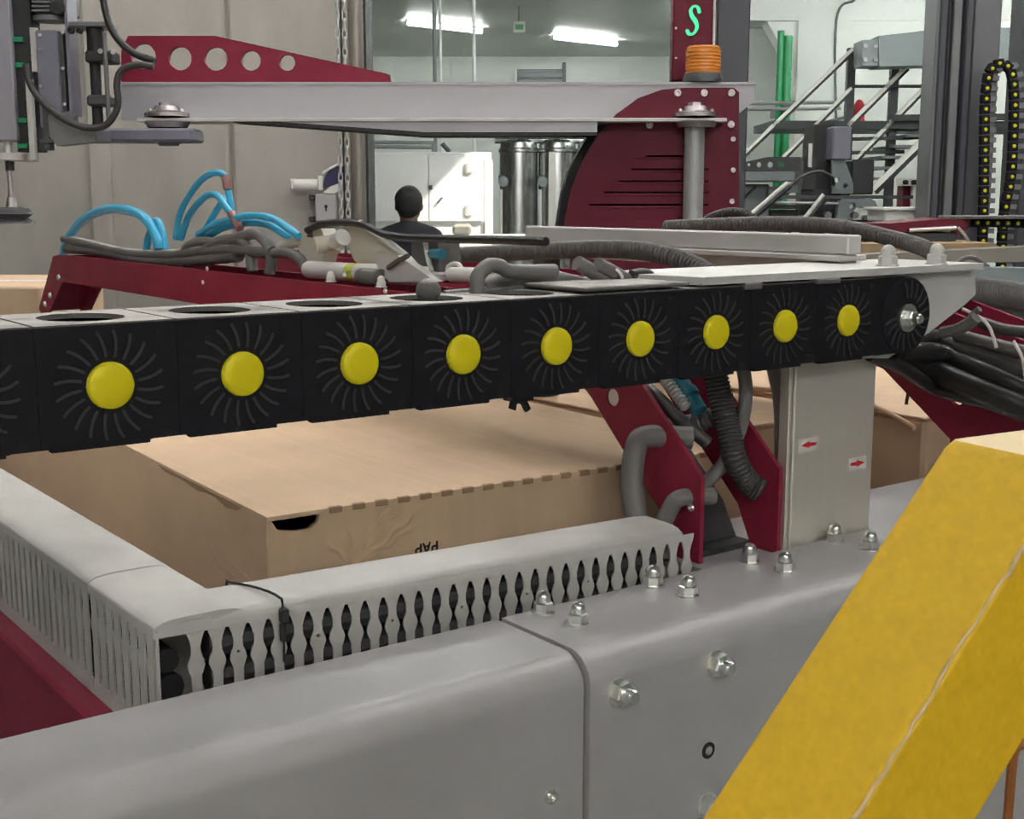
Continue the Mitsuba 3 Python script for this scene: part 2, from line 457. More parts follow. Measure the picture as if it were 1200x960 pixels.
hw('sunk_screw', ply(ring, 'black_rubber', 30), beam, .641, .617, 1.2535, FACE_FRONT)
hw('sunk_screw', ply(lathe([(0, 0), (.0034, 0), (.0034, .0012), (0, .0005)], 16), 'zinc', 30), beam, .641, .617, 1.2535, FACE_FRONT)
for a in (-.35, 1.6):
    mobj('leg', bx(a, a + .06, .645, .705, 0, 1.08), 'grey_paint', beam, False)

# side frame in maroon below the left duct
side = thing('side_frame', 'dark maroon sheet metal side frame below the left wire duct', 'machine frame')
mobj('panel', bx(.275, .281, .716, 2.6, 1.0, 1.296), 'maroon_paint', side, False)
mobj('ledge', bx(.268, .36, .722, 2.6, 1.2885, 1.2965, .003), 'maroon_paint', side, 30)
for b in (.76, 2.5): mobj('leg', bx(.285, .335, b, b + .05, 0, 1.289), 'maroon_paint', side, False)
bed = thing('conveyor_bed', 'dark conveyor bed on which the cardboard cartons lie', 'conveyor')
mobj('bed_plate', bx(.365, 1.9, .845, 2.5, 1.235, 1.25), 'dark_steel', bed, False)
for a in (.40, 1.8):
    for b in (.86, 2.4): mobj('leg', bx(a, a + .05, b, b + .05, 0, 1.235), 'dark_steel', bed, False)


# ---- wire ducts
def finger(w, h, waist, hole=False, tip=True):     # one finger of a slotted duct wall, in (s, z) from the base up
    n = [(0, .0028), (.16, .0029), (.50, .0028), (.56, .0016), (.60, .0010), (.64, .0014), (.71, .0029), (.79, .0031), (.86, .0022), (.92, .0009), (.96, .0004), (1.0, .0001)]
    L = [(waist * g / .003 * .5 * 2, u * h) for u, g in n]
    p = Polygon([(x, z) for x, z in L] + [(w - x, z) for x, z in reversed(L)])
    if hole: p = p.difference(Point(w / 2, h * .66).buffer(.0011, 4))
    return p


def duct_wall(parent, a0, b0, along, count, pitch, z0, zf, z1, waist, t=.0016):
    F = [sideplate(finger(pitch, z1 - zf, waist, hl), 0, t) if along == 'b' else upright(finger(pitch, z1 - zf, waist, hl), 0, t) for hl in (False, True)]
    Fp = [ply(f, 'duct_pvc', False) for f in F]
    for i in range(count):
        o = (a0, b0 + i * pitch, zf) if along == 'b' else (a0 + i * pitch, b0, zf)
        put('finger', Fp[1 if i % 4 == 2 else 0], parent, tm(RM @ tr(*o)))
    L = count * pitch
    mobj('wall_foot', bx(a0, a0 + t, b0, b0 + L, z0, zf) if along == 'b' else bx(a0, a0 + L, b0, b0 + t, z0, zf), 'duct_pvc', parent, False)


def duct_cover(x0, x1, y0, y1, z1, lip, along, crown=.003):    # cover with turned-down rounded edges, slightly crowned
    n = 12; s = np.linspace(0, 1, n + 1)
    wd = (y1 - y0) if along == 'a' else (x1 - x0)
    top = [(u * wd, z1 + crown * (1 - (2 * u - 1)**4) - .0012 * (abs(2 * u - 1) > .95)) for u in s]
    outer = [(-.0012, z1 - lip), (-.0012, z1 - .003)] + top + [(wd + .0012, z1 - .003), (wd + .0012, z1 - lip)]
    inner = [(wd - .0004, z1 - lip), (wd - .0004, z1 - .0035), (0.0004, z1 - .0035), (0.0004, z1 - lip)]
    P = Polygon(outer + inner)
    if along == 'a':
        m = sideplate(P, x0, x1); m.apply_translation([0, y0, 0])
    else:
        m = prism(P, y1 - y0); v = m.vertices.copy(); m.vertices = np.stack([x0 + v[:, 0], y1 - v[:, 2], v[:, 1]], 1)
    return m


ZD, ZD0, ZDF = 1.382, 1.297, 1.309
RM_MACHINE = RM
RM = RM_MACHINE @ tr(.3045, .757, 0) @ rot([0, 0, 1], -4.0) @ tr(-.3045, -.74, 0)      # this duct is fitted slightly askew
fd = thing('wire_duct', 'grey slotted plastic wire duct with lid, running behind the front beam before the carton', 'wire duct')
duct_wall(fd, .3045, .74, 'a', 30, .0143, ZD0, ZDF, ZD - .004, .0040)
mobj('lid', duct_cover(.322, .720, .7395, .799, ZD, .0085, 'a'), 'duct_pvc', fd, 40)
mobj('rear_wall', bx(.302, .734, .797, .7986, ZD0, ZD - .004), 'duct_pvc', fd, False)
mobj('floor_plate', bx(.302, .734, .74, .7986, ZD0, ZD0 + .002), 'duct_pvc', fd, False)
RM = RM_MACHINE
ld = thing('wire_duct', 'grey slotted wire duct with wide lid, running back along the left side of the carton', 'wire duct')
duct_wall(ld, .285, .884, 'b', 55, .0151, ZD0, ZDF, ZD - .004, .0030)
mobj('lid', duct_cover(.2848, .3455, .8795, 1.72, ZD + .0006, .0085, 'b'), 'duct_pvc', ld, 40)
mobj('rear_wall', bx(.3435, .345, .882, 1.71, ZD0, ZD - .004), 'duct_pvc', ld, False)
mobj('floor_plate', bx(.285, .345, .882, 1.71, ZD0, ZD0 + .002), 'duct_pvc', ld, False)
cd = thing('wire_duct', 'short corner piece of grey slotted wire duct where the two ducts meet', 'wire duct')
duct_wall(cd, .285, .760, 'b', 8, .0151, ZD0, ZDF, ZD - .004, .0030)
RM = RM_MACHINE @ tr(.3045, .757, 0) @ rot([0, 0, 1], -4.0) @ tr(-.3045, -.74, 0)
mobj('front_lip', bx(.2862, .3225, .7383, .7397, ZD - .0085, ZD + .0005, .0004), 'duct_pvc', cd, False)
RM = RM_MACHINE
mobj('lid', duct_cover(.2848, .3455, .7563, .8788, ZD + .0004, .0085, 'b', .0026), 'duct_pvc', cd, 40)
mobj('post', bx(.2852, .2872, .7565, .7595, ZD0, ZD - .004), 'duct_pvc', cd, False)
mobj('floor_plate', bx(.287, .3015, .758, .874, ZD0, ZD0 + .002), 'duct_pvc', cd, False)
for (bb, z, c, lab) in ((.785, 1.318, 'rust_orange', 'rusty orange wire lying inside the front wire duct'), (.792, 1.313, 'dusty_grey', 'grey cable lying inside the front wire duct'), (.788, 1.334, 'hose_dark', 'thin black cable lying inside the front wire duct, above the orange wire')):
    tag(mobj('cable', tube([(.33, bb, z - .008), (.42, bb - .002, z), (.55, bb - .014, z - .002), (.66, bb - .022, z + .003), (.72, bb - .026, z)], .0035, 8), c), lab, 'cable')
for i, z in enumerate((1.315, 1.338, 1.360)):  # black cables added to stand for the shade behind the front slots
    tag(mobj('cable', tube([(.322, .7665, z), (.42, .760, z), (.55, .751, z), (.70, .7405, z)], .0105, 10), 'black_rubber'), 'thick black cable added to darken the front wire duct, ' + ['the lowest of three', 'the middle one of three', 'the topmost of three'][i], 'cable')
for i, (a_, z_, r_) in enumerate(((.299, 1.312, .0095), (.301, 1.332, .0095), (.299, 1.351, .0085))):  # black cables added so the left duct looks shaded inside
    tag(mobj('cable', tube([(a_, .775, z_), (a_, .95, z_ + .001), (a_ + .001, 1.3, z_), (a_, 1.70, z_)], r_, 10), 'black_rubber'), 'thick black cable added to darken the left wire duct, ' + ['the lowest of three', 'the middle one of three', 'the topmost of three'][i], 'cable')
tie = thing('cable_tie', 'black cable tie strapped round the lid of the front wire duct', 'cable tie')
RM = RM_MACHINE @ tr(.3045, .757, 0) @ rot([0, 0, 1], -4.0) @ tr(-.3045, -.74, 0)
A = .371
mobj('strap', cat(tube([(A, .7372, 1.342), (A, .7372, 1.3805), (A - .001, .742, 1.3865), (A - .006, .765, 1.3872), (A - .014, .795, 1.3848), (A - .015, .8015, 1.381), (A - .015, .802, 1.34)], .0009, 6)), 'black_rubber', tie)
mobj('head', cat(bx(A - .003, A + .003, .7325, .7380, 1.370, 1.380, .001), bx(A - .003, A + .0005, .733, .7375, 1.357, 1.370, .001)), 'black_rubber', tie, False)
RM = RM_MACHINE

# ---- cartons
def carton(k, a0, a1, b0, b1, z0, z1, flap=True):
    n = 40
    base = bx(a0, a1, b0, b1, z0, z1 - .003, .004)
    mobj('body', base, 'cardboard', k, False)
    # lid sheet with a perforated front edge: small tabs hang over the front
    lid = bx(a0 + .001, a1 - .001, b0 - .0006, b1, z1 - .003, z1, .001)
    mobj('top_panel', lid, 'cardboard', k, False)
    return k


ZC = 1.41
c1 = thing('carton', 'large brown cardboard carton with a dark hand hole and creased front, under the energy chain', 'carton')
A0, A1, B0, B1 = .4173, .90, .8669, 1.95
RM = RM_MACHINE @ tr(A0, B0, 0) @ rot([0, 0, 1], -3.0) @ tr(-A0, -B0, 0)


def loc(px, py, a=None, b=None):       # the point seen at that pixel on the carton's own side or front plane
    I = np.linalg.inv(RM); d = I[:3, :3] @ ray(px, py); o_ = I[:3, :3] @ np.array([0, 0, EYE]) + I[:3, 3]
    t = (a - o_[0]) / d[0] if a is not None else (b - o_[1]) / d[1]
    return o_ + d * t


fr = sbox(A0 + .003, 1.253, A1, ZC - .001).difference(Polygon([loc(x, y, b=B0)[[0, 2]] for x, y in ((311, 580), (376, 580), (375, 600), (372, 612), (362, 620.5), (345, 623), (325, 621.5), (320, 614), (313.5, 604)) ]))
mobj('front_panel', upright(fr, B0, B0 + .004), 'cardboard', c1, False)
mobj('side_panel', bx(A0, A0 + .004, B0, B1, 1.253, ZC - .001, .001), 'cardboard', c1, False)
mobj('side_panel', bx(A1 - .004, A1, B0, B1, 1.253, ZC - .001), 'cardboard', c1, False)
mobj('rear_panel', bx(A0, A1, B1 - .004, B1, 1.253, ZC - .001), 'cardboard', c1, False)
mobj('bottom_panel', bx(A0, A1, B0, B1, 1.2505, 1.2545), 'cardboard', c1, False)
# top panel: gently bowed sheet, its front left corner cut back over the hand hole
na, nb = 60, 60
ga, gb = np.meshgrid(np.linspace(A0, A1, na), np.linspace(B0 - .001, B1, nb), indexing='ij')
u, v = (ga - A0) / (A1 - A0), (gb - B0) / (B1 - B0)
dent = .0015 * (meshkit.fbm(np.stack([ga * 9, gb * 9, 0 * ga], -1), 3, 4) - .5) * 2
gb2 = gb
gz = ZC + dent * np.minimum(1, np.minimum(u, v) / .1) + .0012
top = np.stack([ga, gb2, gz], -1).reshape(-1, 3); bot = top - [0, 0, .0035]
ij = np.arange(na * nb).reshape(na, nb)
q = np.stack([ij[:-1, :-1], ij[1:, :-1], ij[1:, 1:], ij[:-1, 1:]], -1).reshape(-1, 4)
rim = np.r_[ij[:, 0], ij[-1, 1:], ij[-2::-1, -1], ij[0, -2:0:-1]]
rs = np.stack([rim, np.roll(rim, -1)], 1)
fq = np.vstack([q, q[:, ::-1] + na * nb, np.stack([rs[:, 0] + na * nb, rs[:, 1] + na * nb, rs[:, 1], rs[:, 0]], 1)])
lidm = trimesh.Trimesh(np.vstack([top, bot]), np.vstack([fq[:, [0, 1, 2]], fq[:, [0, 2, 3]]]), process=False)
mobj('top_panel', lidm, 'cardboard', c1, 40)
TAB = ply(bx(-.0055, .0055, -.0012, .003, -.0042, .0006, .0006), 'cardboard_edge', False)
for i in range(22):
    a = loc(393, 600, b=B0)[0] + i * .0203
    if a < A1 - .01: put('perforation', TAB, c1, tm(RM @ tr(a, B0 - .0006, ZC + .0012)))
# pressed creases fanning out over the front, and a torn strip on the left top edge
cr0 = loc(412, 668, b=B0)
ga, gz_ = np.meshgrid(np.linspace(cr0[0] - .0225, cr0[0] + .074, 100), np.linspace(1.352, ZC - .0045, 60), indexing='ij')
rel = np.stack([ga - cr0[0], gz_ - cr0[2]], -1); rr_ = np.linalg.norm(rel, axis=-1); bump = 0 * ga
for (x, y, h, w_) in ((374, 622, .0016, .0016), (393, 612, -.0009, .002), (404, 606, .0008, .0014), (446, 600, -.0010, .0016), (457, 594, .0020, .0017), (466, 590, -.0016, .0018), (476, 585, .0020, .0018), (483, 592, -.0012, .0018), (489, 598, .0016, .0018), (488, 614, .0009, .0016)):
    P1 = loc(x, y, b=B0); e_ = np.array([P1[0] - cr0[0], P1[2] - cr0[2]]); L_ = np.linalg.norm(e_); e_ /= L_
    al = rel @ e_; ac_ = rel @ np.array([-e_[1], e_[0]]) + .0015 * np.sin(al * 260 + x)
    bump += 1.7 * h * np.exp(-(ac_ / w_)**2) * np.clip(al / (.25 * L_), 0, 1) * np.clip((1.1 * L_ - al) / (.35 * L_), 0, 1)
edge = np.minimum(np.minimum(ga - ga[0, 0], ga[-1, 0] - ga), np.minimum(gz_ - gz_[0, 0], gz_[0, -1] - gz_))
bump = (bump + .0004) * np.clip(edge / .006, 0, 1) - .0001
ij = np.arange(ga.size).reshape(ga.shape); q = np.stack([ij[:-1, :-1], ij[1:, :-1], ij[1:, 1:], ij[:-1, 1:]], -1).reshape(-1, 4)
mobj('creased_sheet', trimesh.Trimesh(np.stack([ga, B0 - bump, gz_], -1).reshape(-1, 3), np.vstack([q[:, [0, 1, 2]], q[:, [0, 2, 3]]]), process=False), 'cardboard', c1, True)
for i in range(3):
    b = loc(250 + 2 * i, 640 + 13 * i, a=A0)
    mobj('perforated_line', cat(*[bx(A0 - .0004, A0 + .001, b[1] - .006 * j, b[1] - .006 * j + .0032, b[2] - .0003 - .0007 * j, b[2] + .0005 - .0007 * j) for j in range(18 - 4 * i)]), 'label_white', c1, False)
torn = []
for i in range(9):
    b = .925 + i * .022; s_ = .5 + .5 * math.sin(i * 1.9)
    torn.append((b, ZC - .003 - .005 * s_ * (1 - i / 10)))
mobj('torn_edge', sideplate(Polygon([(.915, ZC - .001)] + torn + [(1.11, ZC - .001)]), A0 - .0009, A0 + .001), 'cardboard_edge', c1, False)
tx = meshkit.text_mesh('PAP', .0085, .0006, True)
P0 = loc(486, 646.5, b=B0); v = tx.vertices
wtx = v[:, 0].max()
tx.vertices = np.stack([P0[0] + (wtx - v[:, 0]), B0 - .0002 - v[:, 2], P0[2] + .0057 - v[:, 1]], 1)
mobj('lettering', tx, 'lettering', c1, False)
RM = RM_MACHINE
c2 = thing('carton', 'brown cardboard carton behind the maroon gripper arm, left of the steel post', 'carton')
carton(c2, .945, 1.17, .925, 1.6, 1.2505, ZC)
c3 = thing('carton', 'brown cardboard carton in shade right of the steel post, one corner towards the camera', 'carton')
carton(c3, 1.20, 1.62, .84, 1.6, 1.2505, ZC)
mobj('flap', sweep(smooth_path([(1.196, .85, ZC - .012), (1.2, .90, ZC + .002), (1.21, .97, ZC + .008), (1.2, 1.1, ZC + .003)], 8), .0035, 8), 'cardboard', c3)

# ---- the energy chain
PIT, BC, ZL, H2 = .0790, .6933, 1.5478, .0338
WC = .087
chain = thing('energy_chain', 'black plastic energy chain with round yellow pin caps, running across in front of the cartons', 'energy chain')
cap_m = lathe([(0, .0042), (.008, .0041), (.0118, .0034), (.0131, .002), (.0133, 0), (0, 0)], 32)
CAP = ply(cap_m, 'cap_yellow', 40)
o = PIT / 2
body = sbox(-o + .0001, -H2 + .0014, o - .0001, H2).union(sbox(-o + .006, -H2 - .0006, o - .018, H2 - .004))
SIDE = ply(upright(body, .0, .006), 'chain_face', False)
SIDEB = ply(upright(body, WC - .006, WC), 'chain_face', False)
PEGT = ply(bx(o - .012, o - .006, -.0003, .001, H2 - .0085, H2 - .0045), 'dark_hole', False)
PEGB = ply(bx(o - .012, o - .006, -.0003, .001, -H2 + .004, -H2 + .008), 'dark_hole', False)
opening = Polygon([(.024 * math.cos(t), WC / 2 + .028 * math.sin(t)) for t in np.linspace(0, 2 * math.pi, 28, endpoint=False)])
xt = prism(sbox(-o + .001, .002, o - .001, WC - .002).difference(opening), .003); xt.apply_translation([0, 0, H2 - .0022])
XT = ply(xt, 'dusty_grey', False)
XB = ply(bx(-o + .012, o - .012, .006, WC - .006, -H2 - .0005, -H2 + .006, .002), 'chain_black', False)
pts = []
for j in range(9):                        # one curved ray, raised on the link face
    t = j / 8; r_ = .0165 + .0135 * t; ang = .10 * t * t
    pts.append((r_ * math.cos(ang), r_ * math.sin(ang)))
fin_p = LineString(pts).buffer(.0009, 3)
fin = prism(fin_p, .0014)
FIN = ply(fin, 'fin_black', False)
END_R = lathe([(0, .0020), (.0325, .0020), (.0338, .001), (.0338, -.005), (0, -.005)], 44)
for i in range(-6, 10):
    ac = .2423 + PIT * i
    lk = key_for('link', chain)
    M = RM @ tr(ac, BC, ZL)
    if i < 9:
        scene[lk] = {**SIDE, 'to_world': tm(M)}
        put('rear_side', SIDEB, lk, tm(M))
        put('slot', PEGT, lk, tm(M)); put('slot', PEGB, lk, tm(M))
        put('yellow_cap', CAP, lk, tm(M @ tr(0, 0, 0) @ FACE_FRONT))
        put('top_bar', XT, lk, tm(M)); put('bottom_bar', XB, lk, tm(M))
    else:
        em = upright(sbox(-o, -H2 + .001, .002, H2), 0, .006)
        scene[lk] = {**ply(em, 'chain_face', False), 'to_world': tm(M)}
        put('end_disc', ply(END_R, 'chain_face', 40), lk, tm(M @ FACE_FRONT))
        put('pivot_bolt', ply(cat(lathe([(0, 0), (.0125, 0), (.0125, .002), (0, .002)], 24), hex_bolt(.0075)), 'zinc', 30), lk, tm(M @ tr(0, -.002, -.002) @ FACE_FRONT))
    if i >= -3:
        for j in range(20):
            if i == 9 and 95 < j * 18 < 170: continue
            put('fin', FIN, lk, tm(M @ tr(0, .0006 if i < 9 else -.0014, 0) @ FACE_FRONT @ rot([0, 0, 1], j * 18 + 6)))

# ---- bracket over the chain's end and the steel post under it
br = thing('chain_bracket', 'off-white folded sheet metal bracket over the right end of the energy chain', 'bracket')
pl = Polygon([(.70, .692), (1.066, .692), (1.066, .80), (.68, .80)])
m = prism(pl, .006); m.apply_translation([0, 0, 1.5845]); mobj('top_plate', m, 'bracket_white', br, False)
ep = Polygon([on(x, y, b=.705)[[0, 2]] for x, y in ((1000, 318), (1142, 310), (1143, 345), (1130, 357), (1088, 390), (1040, 420), (1000, 420))]).buffer(-.003).buffer(.003)
mobj('end_plate', upright(ep, .7045, .709), 'bracket_white', br, False)
mobj('dusty_sheet', bx(.585, .69, .695, .797, 1.5842, 1.5872, .001), 'dusty_grey', br, False)
mobj('side_lip', bx(.66, .98, .792, .80, 1.552, 1.586), 'bracket_white', br, False)
mobj('clip', bx(.745, .765, .690, .70, 1.579, 1.5845, .001), 'dusty_grey', br, False); mobj('clip', bx(.83, .86, .690, .70, 1.580, 1.5845, .001), 'dusty_grey', br, False)
for a, b in ((.95, .712), (1.01, .704)): hw('cap_nut', ply(cap_nut(.0085), 'bracket_white', 30), br, a, b, 1.5905)
post = thing('steel_post', 'brushed steel post with two red arrow stickers, standing on the grey beam', 'post')
PB = .7225
mobj('post_body', bx(.8455, .955, PB, PB + .012, ZB - .004, 1.5125, .001), 'brushed', post, False)
mobj('side_flange', bx(.8405, .8445, PB + .002, PB + .013, ZB - .004, 1.5125, .0008), 'brushed', post, False)
for (cx, cy, d) in ((947, 521, -1), (1004, 543, 1)):
    P = on(cx, cy, b=PB)
    st = key_for('sticker', post)
    scene[st] = ply(mach(bx(P[0] - .0125, P[0] + .0125, PB - .0006, PB + .0001, P[2] - .0058, P[2] + .0058)), 'label_white', False)
    ar = Polygon([(d * -.0095, -.0012), (d * .000, -.0018), (d * -.001, -.0032), (d * .0095, 0), (d * -.001, .0032), (d * .000, .0018), (d * -.0095, .0012)])
    m = upright(ar, -.0011, -.0005); m.apply_translation([P[0], PB, P[2]]); mobj('arrow', m, 'red_print', st, False)

# ---- white flat cover rail behind the chain
tray = thing('cover_tray', 'long flat white metal cover with a folded lower lip, behind the corrugated hoses', 'cover')
mobj('top_cover', bx(.952, .972, .758, 1.244, 1.5985, 1.6165, .0015), 'bracket_white', tray, 30)
mobj('lip', bx(.944, .985, .762, 1.244, 1.5925, 1.598, .001), 'bracket_white', tray, 30)
mobj('underside', bx(.955, .98, .77, 1.235, 1.5815, 1.5925), 'bracket_white', tray, False)
for b in (.945, 1.21): mobj('support', bx(.955, .98, b, b + .02, 1.411, 1.582), 'dark_steel', tray, False)

# ---- gooseneck gripper arms
def gooseneck(a, base):
    return Polygon(base)


armL = [(.738, 1.3465), (.738, 1.4205), (.809, 1.4873), (.873, 1.548), (2.375, 1.548), (2.415, 1.5435), (2.52, 1.44), (2.488, 1.415), (2.37, 1.499), (.915, 1.497), (.883, 1.4746), (.785, 1.382), (.768, 1.3465)]
g1 = thing('gooseneck_gripper', 'maroon gooseneck gripper arm of two parallel plates, stepping down beside the front duct', 'gripper arm')
P = on(718, 466, a=.75)
pA = Polygon(armL)
mobj('side_plate', sideplate(pA.difference(Point(P[1], P[2]).buffer(.008)), .75, .7545), 'maroon_paint', g1, False)
dl = lathe([(0, 0), (.0078, 0), (.0078, .002), (0, .002)], 24); dl.apply_transform(tr(.7515, P[1], P[2]) @ rot([0, 1, 0], 90)); mobj('plug', dl, 'label_white', g1)
armR = [(b - .018 if b < 1 else b, z) for b, z in armL]
mobj('side_plate', sideplate(Polygon(armR), .826, .8305), 'maroon_paint', g1, False)
mobj('floor_plate', bx(.7545, .826, .93, 2.35, 1.499, 1.502), 'maroon_dull', g1, False)
mobj('end_plate', sideplate(Polygon([(2.405, 1.545), (2.415, 1.5435), (2.52, 1.44), (2.51, 1.435)]), .7545, .826), 'maroon_paint', g1, False)
mobj('foot_plate', bx(.7545, .826, .75, .80, 1.3465, 1.352), 'anthracite', g1, False)
mobj('underside_plate', sideplate(Polygon([(.768, 1.3525), (.785, 1.382), (.883, 1.4746), (.915, 1.497), (.93, 1.499), (.93, 1.495), (.918, 1.4935), (.886, 1.4705), (.789, 1.379), (.772, 1.3525)]), .7545, .826), 'anthracite', g1, False)
for (x, y) in ((243, 315), (404, 322), (452, 341), (238, 331)):
    q_ = on(x, y, a=.75); hw('screw', ply(button_screw(.0035), 'zinc', 30), g1, .75, q_[1], q_[2], FACE_LEFT)
for (x, y) in ((386, 327), (445, 333)):
    q_ = on(x, y, a=.76); hw('cap_nut', ply(cap_nut(.006), 'pvc_white', 30), g1, .762, q_[1], 1.549)
for (x, y) in ((66, 325), (56, 346), (50, 356)):
    q_ = on(x, y, a=.748); hw('screw', ply(button_screw(.006), 'zinc', 30), g1, .75, q_[1] - .01, q_[2], FACE_LEFT)
q_ = on(810, 595, a=.75); hw('screw', ply(button_screw(.0035), 'zinc', 30), g1, .75, q_[1], q_[2], FACE_LEFT)
g2 = thing('gooseneck_gripper', 'second maroon gooseneck gripper arm, right of the post and covered by a black cable bundle', 'gripper arm')
arm2 = [(.60, 1.354), (.60, 1.50), (.78, 1.548), (2.3, 1.548), (2.3, 1.5), (.93, 1.497), (.824, 1.475), (.74, 1.413), (.735, 1.354)]
mobj('side_plate', sideplate(Polygon(arm2).difference(Point(on(1122, 466, a=1.1)[1], on(1122, 466, a=1.1)[2]).buffer(.0075)), 1.10, 1.1045), 'maroon_paint', g2, False)
mobj('side_plate', sideplate(Polygon([(b + .02 if b < 2 else b, z) for b, z in arm2]), 1.19, 1.1945), 'maroon_paint', g2, False)
mobj('floor_plate', bx(1.1045, 1.19, .93, 2.28, 1.499, 1.502), 'maroon_dull', g2, False)
mobj('foot_plate', bx(1.1045, 1.19, .715, .75, 1.3465, 1.352), 'maroon_dull', g2, False)


# ------------------------------------------------------------------ hoses and cables
def hose(name, label, cat_, pts, r, m='hose_grey', corr=None, group=None, sides=14, depth=.4):
    pts = [np.asarray(p, float) for p in pts]
    me = corrugated(pts, r, corr, 18, depth) if corr else tube(pts, r, sides)
    k = mobj(name, me, m, None, 40 if corr is None else 28)
    return tag(k, label, cat_, group)


def pa(px, py, a): return on(px, py, a=a)


# big ribbed hoses over the bracket
hose('corrugated_hose', 'long grey corrugated hose in front of the white cover, bending down at its right end', 'hose',
     [pa(500, 300, .885), pa(560, 298, .885), pa(640, 294, .885), pa(720, 292, .885), pa(770, 297, .885), pa(806, 308, .885), pa(836, 324, .885), pa(850, 338, .89)], .0098, 'hose_ribbed', .0052)
hose('corrugated_hose', 'grey corrugated hose crossing behind the right half of the white cover towards the dome nuts', 'hose',
     [on(780, 266, a=1.13), on(850, 263, a=1.13), on(920, 262, a=1.13), on(985, 266, a=1.12), on(1040, 278, a=1.10), on(1078, 289, a=1.08), on(1098, 299, a=1.07)], .0085, 'hose_ribbed', .0056)
hose('corrugated_hose', 'short arched black hose above the white cover by the grey pivot pipe', 'hose',
     [on(815, 268, a=1.16), on(832, 256, a=1.16), on(855, 249, a=1.16), on(875, 252, a=1.16), on(890, 266, a=1.16), on(893, 280, a=1.16)], .006, 'hose_dark', .005)
hose('corrugated_hose', 'thick light grey corrugated hose leaving the picture at the right edge behind the bracket', 'hose',
     [on(1100, 345, b=.80), on(1150, 343, b=.80), on(1200, 350, b=.80), on(1260, 362, b=.80)], .0165, 'hose_ribbed', .005)
hose('corrugated_hose', 'dark corrugated hose under the thick light grey hose at the right edge', 'hose',
     [on(1110, 385, b=.79), on(1150, 380, b=.79), on(1200, 382, b=.79), on(1260, 390, b=.79)], .010, 'hose_dark', .005)
# cables crossing the chain's top left of the bracket
for i, (pts, r, m) in enumerate([
        ([(565, 338), (600, 328), (635, 325), (668, 332), (700, 340)], .0072, 'hose_grey'),
        ([(520, 347), (600, 340), (650, 340), (690, 345), (770, 344)], .0042, 'dusty_grey'),
        ([(676, 308), (690, 316), (706, 326), (720, 336)], .0058, 'hose_grey'),
        ([(700, 310), (716, 318), (730, 326), (742, 332)], .0058, 'hose_grey'),
        ([(740, 322), (755, 320), (765, 326), (768, 334)], .004, 'hose_dark'),
        ([(560, 347), (560, 325), (572, 312), (585, 312), (600, 318), (650, 318)], .0055, 'hose_grey')]):
    lab = ['thick dusty grey hose bowed over the chain left of the bracket', 'thin dusty cable lying flat along the chain top in front of the bowed hose', 'stub of grey hose with a cut end leaning towards the bracket, the left of two',
           'stub of grey hose with a tie round it leaning towards the bracket', 'small black looped cable by the left end of the bracket', 'dusty grey hose bent over in a hook left of the bowed hose'][i]
    hose('hose', lab, 'hose', [on(x, y, b=.772 - .004 * i) for x, y in pts], r, m)
tg = mobj('cable_tie', lathe([(.0062, -.0012), (.0072, -.0012), (.0072, .0012), (.0062, .0012), (.0062, -.0012)], 20), 'label_white')
scene[tg] = ply(mach((lambda m: (m.apply_transform(tr(*on(722, 323, b=.758)) @ rot([0, 1, 0], 60)), m)[1])(lathe([(.006, -.0012), (.0072, -.0012), (.0072, .0012), (.006, .0012), (.006, -.0012)], 20))), 'label_white', 30)
tag(tg, 'pale cable tie round the right one of the two grey hose stubs', 'cable tie')
# hoses of the front arm
hose('hose', 'fat grey hose curving out of the arm plate and down into the front duct', 'hose',
     [(.775, .775, on(765, 510, a=.75)[2] - .002), on(757, 512, a=.742), on(744, 530, a=.734), on(741, 570, a=.728), on(748, 612, a=.724), (.722, .765, 1.345)], .0098, 'hose_grey')
hose('hose', 'second grey hose coming out low on the arm plate beside the duct end', 'hose',
     [(.775, .748, on(800, 583, a=.75)[2]), on(797, 584, a=.744), on(785, 598, a=.738), on(776, 622, a=.732), (.726, .755, 1.35)], .0075, 'hose_grey')
hose('corrugated_hose', 'black corrugated hose hanging down between the two plates of the front arm', 'hose',
     [on(834, 420, a=.80), on(842, 455, a=.80), on(853, 500, a=.80), on(862, 540, a=.80), on(878, 566, a=.815), on(892, 576, a=.822)], .0110, 'hose_dark', .0036, depth=.14)
hose('corrugated_hose', 'short grey corrugated hose lying across between the arm plates below the blue connector', 'hose',
     [on(770, 505, a=.79), on(795, 500, a=.795), on(825, 493, a=.80), on(850, 480, a=.815)], .009, 'hose_grey', .0036, depth=.15)
hose('hose', 'grey hose running steeply down beside the black corrugated hose, left of the post', 'hose',
     [on(870, 425, a=.812), on(874, 460, a=.812), on(868, 500, a=.812), on(850, 540, a=.80), on(824, 570, a=.785)], .006, 'hose_grey')
hose('hose', 'grey cable hanging beside the left edge of the steel post', 'hose',
     [on(905, 425, b=.80), on(914, 470, b=.79), on(916, 520, b=.785), on(914, 570, b=.785), on(916, 628, b=.785)], .0065, 'hose_grey')
hose('hose', 'dark hose slanting behind the top edge of the front arm plate', 'hose',
     [on(752, 450, a=.775), on(775, 470, a=.775), on(800, 495, a=.775), on(830, 520, a=.79)], .006, 'hose_dark')
cn = thing('connector', 'teal blue plastic hose connector below the energy chain between the arm plates', 'connector')
P0, P1 = on(793, 440, a=.79), on(820, 482, a=.79)
mobj('sleeve', sweep(np.linspace(P0, P1, 4), .0075, 14), 'teal_plastic', cn)
mobj('collar', sweep(np.linspace(P0 + (P1 - P0) * .45, P0 + (P1 - P0) * .6, 3), .0092, 14), 'teal_plastic', cn)
P0 = on(776, 440, a=.78); P1 = on(805, 478, a=.78)
